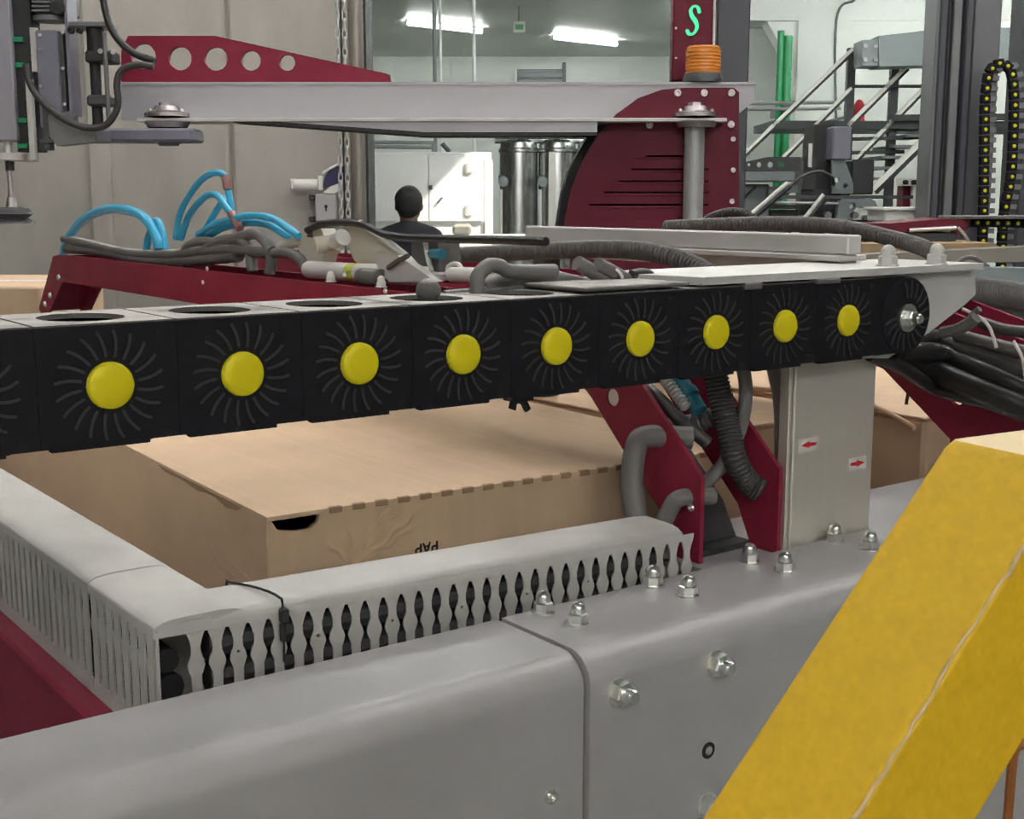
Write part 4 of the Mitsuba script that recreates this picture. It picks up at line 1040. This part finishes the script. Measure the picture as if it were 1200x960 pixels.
for i, (x, r, m, lab) in enumerate(((510.5, .016, 'grey_blue', 'dark grey-green hanging rod from the ceiling above the cabinet'), (517, .012, 'white_panel', 'thin pale hanging rod just right of the dark one above the cabinet'), (556, .014, 'cabinet_white', 'white conduit rising from the cabinet top'))):
    Yr = 11.3; P = at(x, 178, Yr)
    tag(obj('hanging_rod', lathe([(0, 0), (r, 0), (r, CEIL - P[2]), (0, CEIL - P[2])], 10, 'z', tuple(P)), m), lab, 'rod')
tk = None
for i, (x, rpx, top) in enumerate(((608, 24, 163), (654, 24, 163), (700, 24, 163))):
    Yt_ = 14.0; k_ = Yt_ / FOC; P = at(x, top, Yt_)
    t = thing('steel_tank', ['tall shiny stainless steel tank, the left one behind the pick arm', 'tall shiny stainless steel tank beside the maroon housing', 'tall stainless steel tank hidden behind the maroon housing'][i], 'tank', 'stainless steel tanks')
    R_ = rpx * k_ * .92
    obj('shell', lathe([(0, .25), (R_ * .4, .25), (R_, .4), (R_, P[2] - .1), (R_ * .93, P[2] - .03), (R_ * .6, P[2]), (0, P[2] + .01)], 36, 'z', (P[0], Yt_ + R_, 0)), 'tank_steel', t)
    obj('band', lathe([(R_, P[2] - .14), (R_ + .012, P[2] - .13), (R_ + .012, P[2] - .10), (R_, P[2] - .09)], 36, 'z', (P[0], Yt_ + R_, 0)), 'tank_steel', t)
    for a_ in (.6, 2.6, 4.6): obj('leg', lathe([(0, 0), (.03, 0), (.03, .45), (0, .45)], 10, 'z', (P[0] + R_ * .8 * math.cos(a_), Yt_ + R_ + R_ * .8 * math.sin(a_), 0)), 'tank_steel', t)
    obj('gauge_pipe', sweep(np.array([at(x - 21, 222, Yt_ - .1), at(x - 21, 275, Yt_ - .1), at(x - 21, 275, Yt_ - .1) - [0, 0, .9]]), .018, 10), 'pvc_white', t)
    obj('gauge', lathe([(0, 0), (.055, 0), (.055, .03), (0, .035)], 18, 'y', tuple(at(x - 18, 213, Yt_ - .05))), 'grey_blue', t)
    obj('valve', fb(x - 24, 205, x - 16, 212, Yt_ - .06, .1, .01), 'dark_steel', t, False)
for x in (586, 631, 676):
    pass
tp = thing('tank_pipe', 'horizontal steel pipe joining the tops of the stainless tanks', 'pipe')
obj('pipe', sweep(np.array([at(580, 165, 14.2), at(720, 165, 14.2)]), .03, 10), 'tank_steel', tp)
for x in (608, 654, 700): obj('branch', sweep(np.array([at(x, 165, 14.2), at(x, 160, 14.2) + [0, .05, -.02]]), .02, 8), 'tank_steel', tp)
pst = thing('white_frame_post', 'white square post behind the pick arm between the tank and the maroon housing', 'post')
obj('post_body', bx(at(643, 200, 12.8)[0], at(651, 200, 12.8)[0], 12.8, 12.87, 0, at(647, 178, 12.8)[2]), 'pvc_white', pst, False)
dr_ = thing('roller_door', 'grey-green closed roller door high in the back wall above the pick arm', 'door')
obj('curtain', fb(606, 81, 662, 160, 26.9, .08), 'grey_blue', dr_, False)
for y in (88, 95): obj('slat', fb(607, y - 3, 661, y + 3, 26.86, .05, .01), 'grey_blue', dr_, False)
obj('guide', fb(659, 73, 663, 160, 26.84, .1), 'dark_steel', dr_, False); obj('guide', fb(603, 80, 606, 160, 26.84, .1), 'white_panel', dr_, False)
ex = thing('exit_sign', 'small white and green exit sign hanging under the far ceiling between the lamps', 'sign')
obj('sign_board', fb(601.5, 25, 615.5, 38, 20.0, .04), 'label_white', ex, False)
obj('pictogram', fb(604, 28.5, 613, 34.5, 19.985, .02), 'green_pipe', ex, False)
P = at(608, 25, 20.0); obj('hanger', bx(P[0] - .01, P[0] + .01, 20.01, 20.03, P[2], CEIL), 'mid_steel', ex, False)

# ---- the man
def body_mesh(bones, length=.02, it=12):
    M = m3.Manifold()
    parts = []
    for (p, r, q_, s_) in bones:
        A_ = m3.Manifold.sphere(r, 20).translate(list(map(float, p))); B_ = m3.Manifold.sphere(s_, 20).translate(list(map(float, q_)))
        parts.append(m3.Manifold.batch_hull([A_, B_]))
    M = m3.Manifold.batch_boolean(parts, m3.OpType.Add).refine_to_length(length)
    me = M.to_mesh(); t = trimesh.Trimesh(me.vert_properties[:, :3], me.tri_verts)
    trimesh.smoothing.filter_taubin(t, iterations=it); return t


YP = 9.0
hd = at(479, 239, YP); X = hd[0]; zh = hd[2] + .117     # crown height
S = zh / 1.74
def bp(x, y, z): return (X + x * S, YP + y * S, z * S)
man = thing('person', 'man seen from behind in a dark shirt, standing before the white cabinet', 'person')
bones = [(bp(0, .0, 1.645), .092 * S, bp(0, .015, 1.60), .088 * S), (bp(0, .02, 1.57), .078 * S, bp(0, .05, 1.535), .05 * S), (bp(0, -.01, 1.56), .062 * S, bp(0, -.01, 1.42), .062 * S), (bp(0, -.01, 1.44), .085 * S, bp(0, 0, 1.36), .12 * S)]
for s in (-1, 1):
    bones += [(bp(.086 * s, .01, 1.612), .014, bp(.088 * s, .012, 1.585), .010), (bp(.05 * s, 0, 1.40), .085 * S, bp(.155 * s, 0, 1.385), .062 * S), (bp(.168 * s, 0, 1.38), .062 * S, bp(.235 * s, -.02, 1.10), .045 * S), (bp(.235 * s, -.02, 1.10), .043 * S, bp(.22 * s, .10, .88), .03 * S),
              (bp(.22 * s, .10, .88), .03 * S, bp(.215 * s, .13, .80), .034 * S), (bp(.09 * s, 0, .92), .10 * S, bp(.10 * s, .01, .50), .062 * S), (bp(.10 * s, .01, .50), .058 * S, bp(.10 * s, -.02, .10), .042 * S), (bp(.10 * s, -.02, .06), .042 * S, bp(.11 * s, .13, .04), .036 * S),
              (bp(.08 * s, 0, 1.36), .10 * S, bp(.07 * s, 0, 1.0), .10 * S)]
    for j in range(4): bones.append((bp(.205 * s + .012 * (j - 1.5) * s, .14, .79), .010, bp(.2 * s + .012 * (j - 1.5) * s, .165, .72 - .008 * (j in (1, 2))), .008))
    bones.append((bp(.195 * s, .11, .82), .011, bp(.175 * s, .15, .77), .009))
bones.append((bp(0, 0, 1.30), .11 * S, bp(0, 0, .98), .10 * S))
bones.append((bp(0, .105, 1.59), .014, bp(0, .095, 1.62), .010))
obj('body', body_mesh(bones), 'skin', man, True)
hb = [(bp(0, -.012, 1.650), .099 * S, bp(0, -.018, 1.612), .091 * S), (bp(0, .02, 1.665), .088 * S, bp(0, 0, 1.66), .09 * S), (bp(0, -.03, 1.60), .078 * S, bp(0, -.035, 1.555), .05 * S)]
obj('hair', body_mesh(hb), 'hair', man, True)
sb = [(bp(0, -.012, 1.455), .08 * S, bp(0, 0, 1.36), .13 * S), (bp(0, 0, 1.32), .122 * S, bp(0, 0, .96), .115 * S)]
for s in (-1, 1): sb += [(bp(.05 * s, -.005, 1.42), .08 * S, bp(.155 * s, 0, 1.395), .07 * S), (bp(.168 * s, 0, 1.385), .072 * S, bp(.222 * s, -.015, 1.16), .06 * S), (bp(.085 * s, 0, 1.36), .112 * S, bp(.075 * s, 0, .96), .112 * S)]
obj('shirt', body_mesh(sb), 'shirt', man, True)
tb = []
for s in (-1, 1): tb += [(bp(.075 * s, 0, .95), .112 * S, bp(.10 * s, .01, .50), .078 * S), (bp(.10 * s, .01, .50), .078 * S, bp(.10 * s, -.02, .10), .062 * S)]
obj('trousers', body_mesh(tb), 'trousers', man, True)

# ------------------------------------------------------------------ right: green pipes, stairs, duct
for i, x in enumerate((910.5, 919)):
    Yg = 17.2; P = at(x, 185, Yg); z1 = at(x, 36 + 6 * i, Yg)[2]
    tag(obj('green_pipe', lathe([(0, 0), (.045 + .012 * i, 0), (.045 + .012 * i, z1), (0, z1)], 16, 'z', (P[0], Yg, 0)), 'green_pipe'), ['green painted upright pipe before the white column, the thinner left one', 'green painted upright pipe before the white column, the thicker right one'][i], 'pipe')
YS = 15.0
stz = thing('stairs', 'dark steel stairs with sloping handrails, their lit tops painted pale, and a landing, before the white wall', 'stairs')


def bar(x0, y0, x1, y1, wpx, m, name='rail', Y=YS, d=.05):
    k_ = Y / FOC; P, Q = at(x0, y0, Y), at(x1, y1, Y); u = (Q - P) / np.linalg.norm(Q - P); n_ = np.array([-u[2], 0, u[0]]) * wpx * k_ / 2
    return obj(name, upright(Polygon([(v[0], v[2]) for v in (P + n_, Q + n_, Q - n_, P - n_)]), Y, Y + d), m, stz, False)


RAILS = [(868, 184, 1000, 57, 3.5), (918, 184, 998, 103, 3.2), (994, 147, 1063, 78, 4), (1002, 187, 1088, 98, 4)]
for r in RAILS:  # pale bar paints the lit top of each dark rail
    bar(*r, 'pvc_white', 'handrail', YS); bar(r[0] + 1.5, r[1] + 2.5, r[2] + 1.5, r[3] + 2.5, r[4], 'anthracite', 'handrail', YS + .02)
bar(1023, 222, 1088, 158, 6, 'pvc_white', 'stringer', YS - .2); bar(1026, 225, 1091, 161, 7, 'anthracite', 'stringer', YS - .18)
bar(868, 262, 925, 215, 8, 'pvc_white', 'stringer', YS - .3); bar(871, 267, 930, 218, 8, 'anthracite', 'stringer', YS - .28)
bar(1000, 57, 1012, 58, 3, 'anthracite'); bar(1003, 101, 1090, 101, 3.2, 'anthracite'); bar(996, 163, 1078, 161, 4, 'anthracite'); bar(996, 179, 1060, 178, 4, 'anthracite')
bar(906, 146, 1250, 147, 9, 'anthracite', 'landing', YS, 1.2); bar(1046, 138, 1250, 136, 7, 'anthracite', 'landing_edge', YS - .05, .1)
for x, y0 in ((999, 56), (1049.5, 78), (948, 150), (1190, 60)):
    P = at(x, y0, YS + .05); obj('post', bx(P[0] - .045, P[0] + .045, YS + .05, YS + .14, 0, P[2]), 'anthracite', stz, False)
for i in range(9):
    P = at(1075 - 14 * i, 158 + 12.5 * i, YS); obj('tread', bx(P[0] - .17, P[0] + .12, YS - .15, YS + .75, P[2] - .03, P[2]), 'mid_steel', stz, False)
duct = thing('air_duct', 'grey sheet metal duct box with bolted end plate above the stairs', 'duct')
YD = 14.6
obj('duct_body', upright(px_poly([(1030, 42), (1093, 35), (1260, 30), (1260, 82), (1093, 76), (1030, 78)], YD), YD, YD + .4), 'grey_blue', duct, False)
obj('end_plate', upright(px_poly([(1010.5, 47), (1029, 46), (1029, 77), (1010.5, 77)], YD + .02), YD + .02, YD + .38), 'grey_blue', duct, False)
for (x, y) in ((1014, 54), (1026, 54), (1014, 70), (1026, 70)): hww('bolt', SOCKET, duct, at(x, y, YD + .019), FACE_FRONT, 4.0)
for x, y in ((1120, 82), (1220, 82)):
    P = at(x, y, YD + .2); obj('hanger', bx(P[0] - .02, P[0] + .02, YD + .18, YD + .22, P[2], CEIL), 'mid_steel', duct, False)
fe = thing('fire_extinguisher', 'red fire extinguisher by the stairs behind the handrail', 'extinguisher')
P = at(1006, 145, 16.0); obj('bottle', lathe([(0, 0), (.07, 0), (.07, .26), (.03, .33), (0, .34)], 16, 'z', (P[0], 16.0, P[2] - .05)), 'red_print', fe)
obj('wall_hook', bx(P[0] - .02, P[0] + .02, 16.05, YW + .02, P[2] + .1, P[2] + .13), 'dark_steel', fe, False)

# ------------------------------------------------------------------ right: the next machine
YM = 5.6
nm = thing('second_machine', 'neighbouring dark packing machine with a holed maroon plate and grey-blue panels, under the stairs', 'machine')
obj('holed_plate', upright(unary_union([px_poly([(872, 190), (900, 184), (938, 184), (938, 200), (872, 200)], YM)]).difference(unary_union([Point(at(x, 193, YM)[0], at(x, 193, YM)[2]).buffer(r * YM / FOC) for x, r in ((878, 2), (890, 3), (903, 3.4), (916, 3))])), YM, YM + .02), 'anthracite', nm, False)
obj('arm', fb(872, 200, 932, 213, YM, .15, .005), 'panel_grey', nm, False)
obj('panel', fb(866, 216, 901, 275, YM + .1, .1, .005), 'panel_grey', nm, False)
obj('panel', upright(px_poly([(901, 219), (935, 217), (935, 226), (912, 226), (901, 232)], YM + .05), YM + .05, YM + .12), 'panel_grey', nm, False)
obj('diagonal', upright(px_poly([(872, 230), (885, 218), (887, 219), (872, 234)], YM + .09), YM + .09, YM + .1), 'black_rubber', nm, False)
obj('column', fb(953, 146, 977, 240, YM + .1, .2), 'black_rubber', nm, False); obj('column', fb(941, 184, 956, 222, YM + .05, .2), 'anthracite', nm, False)
obj('cylinder', lathe([(0, 0), (.009, 0), (.009, .10), (0, .10)], 14, 'z', tuple(at(949, 196, YM))), 'pvc_white', nm)
obj('cover', fb(976, 148, 998, 187, YM - .02, .15, .005), 'slate_lilac', nm, False)
obj('bracket', upright(px_poly([(975, 187), (990, 187), (1000, 215), (1000, 227), (975, 227)], YM).difference(unary_union([Point(at(x, y, YM)[0], at(x, y, YM)[2]).buffer(.011) for x, y in ((981, 211), (991, 218))])), YM, YM + .02), 'panel_grey', nm, False)
obj('cover', fb(998, 187, 1024, 228, YM + .03, .15, .005), 'anthracite', nm, False)
obj('cross_bar', fb(910, 229, 1070, 233, YM - .05, .04), 'dark_steel', nm, False); obj('cross_bar', fb(905, 240, 980, 245, YM - .02, .04), 'anthracite', nm, False)
ypl = px_poly([(980, 258), (984, 235), (1020, 232), (1026, 236), (1035, 260), (1026, 260), (1020, 245), (1004, 243), (990, 258)], YM - .1).difference(Point(at(999, 241, YM - .1)[0], at(999, 241, YM - .1)[2]).buffer(.014))
obj('yoke', upright(ypl, YM - .1, YM - .06), 'panel_grey', nm, False)
for x, s_ in ((920, 1), (960, 1), (1035, 1)):
    P = at(x, 262, YM); obj('leg', bx(P[0] - .04, P[0] + .04, YM + .06, YM + .14, 0, P[2]), 'anthracite', nm, False)
obj('block', fb(905, 246, 935, 266, YM + .05, .1), 'anthracite', nm, False); obj('block', fb(938, 222, 985, 262, YM + .08, .1), 'anthracite', nm, False)
obj('base_frame', fb(895, 258, 1060, 272, YM + .02, .25), 'anthracite', nm, False)
tag(obj('cable', tube([at(926, 218, YM - .08), at(940, 207, YM - .08), at(960, 201, YM - .08), at(974, 207, YM - .08), at(977, 216, YM)], .007, 8), 'hose_dark'), 'thin dark cable arching over the neighbouring machine', 'cable')
for (x0, y0, x1, y1) in ((872, 258, 923, 214), (938, 262, 965, 228)):
    P, Q = at(x0, y0, YM - .12), at(x1, y1, YM - .12)
    obj('diagonal_bar', sweep(np.array([P, Q]), .009, 8), 'pvc_white', nm); obj('diagonal_bar', sweep(np.array([P, Q]) + [.012, .01, -.014], .012, 8), 'anthracite', nm)
obj('shaft', sweep(np.array([at(900, 237, YM - .08), at(1000, 239, YM - .08)]), .006, 8), 'galvanised', nm)
for x, y, r in ((1000, 252, .014), (1012, 255, .01), (968, 252, .016), (950, 247, .012)):
    obj('roller', lathe([(0, 0), (r, 0), (r, .04), (0, .04)], 16, 'y', tuple(at(x, y, YM - .06))), 'mid_steel', nm)
obj('small_block', fb(985, 246, 1000, 258, YM - .07, .05, .004), 'galvanised', nm, False); obj('small_block', fb(938, 252, 955, 262, YM - .06, .05, .004), 'mid_steel', nm, False)
pw = thing('wall_pipe', 'pair of thin grey pipes running level behind the stairs, beside the green pipes', 'pipes')
for y in (121, 128): obj('pipe', sweep(np.array([at(872, y, 16.6), at(985, y - 1, 16.6)]), .022, 8), 'galvanised', pw)
obj('bracket', bx(at(930, 125, 16.6)[0] - .02, at(930, 125, 16.6)[0] + .02, 16.58, YW - .02, at(930, 131, 16.6)[2], at(930, 118, 16.6)[2]), 'mid_steel', pw, False)
# long table parts in front of it
YT = 4.2
mt = thing('maroon_slide', 'flat dark maroon slide plate of the neighbouring machine, above the plank', 'machine part')
P, Q = at(985, 275, YT), at(1128, 270, YT)
obj('plate', upright(px_poly([(935, 262), (1045, 262), (1110, 256), (1130, 258), (1134, 266), (1120, 270), (1000, 275), (935, 270)], YT), YT, YT + .25), 'maroon_dull', mt, False)
obj('edge', sweep(np.array([at(1065, 270, YT - .01), at(1120, 267, YT - .01)]), .008, 8), 'steel', mt)
obj('rest', fb(1020, 273, 1120, 286, YT + .02, .2), 'dark_steel', mt, False)
obj('strap', tube([at(1122, 266, YT - .02), at(1130, 275, YT - .02), at(1137, 286, YT - .02)], .006, 8), 'steel', mt)
wp = thing('plank', 'brown wooden plank table top below the maroon slide plate', 'plank')
obj('board', upright(px_poly([(960, 286), (1165, 285), (1175, 292), (1020, 299), (960, 299)], 4.05), 4.05, 4.6), 'wood_plank', wp, False)
rl = thing('side_rail', 'long grey metal guide rail running out at the right edge below the plank', 'rail')
obj('rail', upright(px_poly([(1000, 299), (1270, 286), (1270, 306), (1000, 310)], 3.9), 3.9, 3.98), 'jamb_steel', rl, False)
obj('lower_rail', upright(px_poly([(1110, 312), (1270, 316), (1270, 345), (1110, 335)], 3.3), 3.3, 3.36), 'grey_blue', rl, False)
for x in (1010, 1240):
    P = at(x, 305, 3.95); obj('leg', bx(P[0], P[0] + .05, 3.9, 3.95, 0, P[2]), 'mid_steel', rl, False); 
for x in (1000, 1150):
    P = at(x, 292, 4.2); obj('leg', bx(P[0], P[0] + .05, 4.3, 4.35, 0, P[2] - .02), 'mid_steel', wp, False)
obj('leg', bx(at(1140, 330, 3.3)[0], at(1140, 330, 3.3)[0] + .05, 3.31, 3.35, 0, at(1140, 330, 3.3)[2]), 'mid_steel', rl, False)
hose('cable', 'thin pale cable curving over the guide rail behind the dome nuts', 'cable', [np.array([NA @ p, NB @ p, p[2]]) for p in (at(1118, 313, 3.33), at(1130, 303, 3.33), at(1143, 303, 3.33), at(1158, 313, 3.33))], .006, 'dusty_grey')
wbx = thing('white_box', 'flat white box lying on the neighbouring machine left of the steel column', 'box')
obj('body', fb(1036, 244, 1105, 260, YM - .4, .25, .006), 'pvc_white', wbx, False)
obj('lid', fb(1034, 243, 1107, 247, YM - .42, .29, .003), 'pvc_white', wbx, False)
ptl = thing('hand_truck', 'dark maroon hand truck with a white upright behind the white box', 'hand truck')
obj('panel', fb(1058, 218, 1084, 246, YM + .8, .1), 'maroon_dull', ptl, False); obj('upright', fb(1069, 218, 1075, 246, YM + .76, .03), 'pvc_white', ptl, False)
obj('top', fb(1057, 209, 1086, 217, YM + .75, .1), 'pvc_white', ptl, False)
for x in (1062, 1072, 1080): obj('knob', fb(x - 3, 211, x + 3, 216, YM + .73, .02, .005), 'black_rubber', ptl, False)
P = at(1070, 246, YM + .85); obj('stand', bx(P[0] - .1, P[0] + .1, YM + .8, YM + .9, 0, P[2]), 'dark_steel', ptl, False)
# steel column with guide profiles
YK = 5.0
sc = thing('guide_column', 'tall dark steel guide column with vertical rails, right of the stairs', 'column')


def vcol(x0, x1, m, Y, d, name='rail'):
    P, Q = at(x0, 150, Y), at(x1, 150, Y); return obj(name, bx(P[0], Q[0], Y, Y + d, 0, 3.4, .004), m, sc, False)


vcol(1091, 1096, 'mid_steel', YK + .02, .15); vcol(1096.5, 1104, 'dark_lilac', YK, .2); vcol(1104.5, 1110, 'dark_steel', YK + .06, .1); vcol(1110.5, 1121, 'mid_steel', YK + .03, .16); vcol(1121.5, 1126, 'black_rubber', YK + .08, .1)
vcol(1126.5, 1134, 'dark_lilac', YK + .01, .2); vcol(1134.5, 1166, 'column_grey', YK + .04, .3, 'column')
# looped small energy chain at the right
lc = thing('loop_chain', 'small black energy chain with yellow dots in a tall upside-down loop at the right edge', 'energy chain')
YE = 4.9
def chain_run(parent, pts, step, w, d, Y):
    p = resample(smooth_path(np.array([at(x, y, Y) for x, y in pts]), 10), step)
    lm = ply(bx(-step * .46, step * .46, 0, d, -w / 2, w / 2, .003), 'chain_face', False)
    cm = ply(lathe([(0, 0), (.0072, 0), (.005, .004), (0, .0045)], 12, 'y'), 'cap_yellow', 30)
    xm = ply(bx(-step * .25, step * .25, d, d + .05, -w * .4, w * .4), 'mid_steel', False)
    for i in range(len(p) - 1):
        c = (p[i] + p[i + 1]) / 2; u = p[i + 1] - p[i]; an = math.degrees(math.atan2(u[2], u[0]))
        M = tr(*c) @ rot([0, 1, 0], -an)
        k = key_for('link', parent); scene[k] = {**lm, 'to_world': tm(M)}
        put('yellow_cap', cm, k, tm(M)); put('crossbar', xm, k, tm(tr(.03, -.02, 0) @ M))


chain_run(lc, [(1152, 300), (1154, 240), (1155, 180), (1156, 120), (1160, 85), (1168, 74), (1177, 73), (1186, 82), (1190, 110), (1189, 160), (1186, 210), (1178, 250), (1175, 300), (1175, 330)], .0375, .032, .03, YE)
hcn = thing('flat_chain', 'small black energy chain with yellow dots running level out of the right edge', 'energy chain')
chain_run(hcn, [(1128, 261), (1150, 261), (1200, 262), (1270, 263)], .0345, .032, .03, YE - .25)
obj('carrier', fb(1112, 253, 1270, 257, YE - .3, .12, .002), 'dusty_grey', hcn, False)
obj('end_bracket', upright(px_poly([(1126, 256), (1138, 256), (1134, 268), (1122, 276), (1120, 266)], YE - .27), YE - .27, YE - .24), 'maroon_dull', hcn, False)
mast2 = thing('rear_column', 'grey upright column behind the looped chain at the right edge', 'column')
obj('column', bx(at(1199, 150, YE + .15)[0], at(1199, 150, YE + .15)[0] + .25, YE + .15, YE + .35, 0, 3.4, .004), 'dark_lilac', mast2, False)
obj('stay', fb(1160, 150, 1210, 156, YE + .2, .04), 'dark_steel', mast2, False)
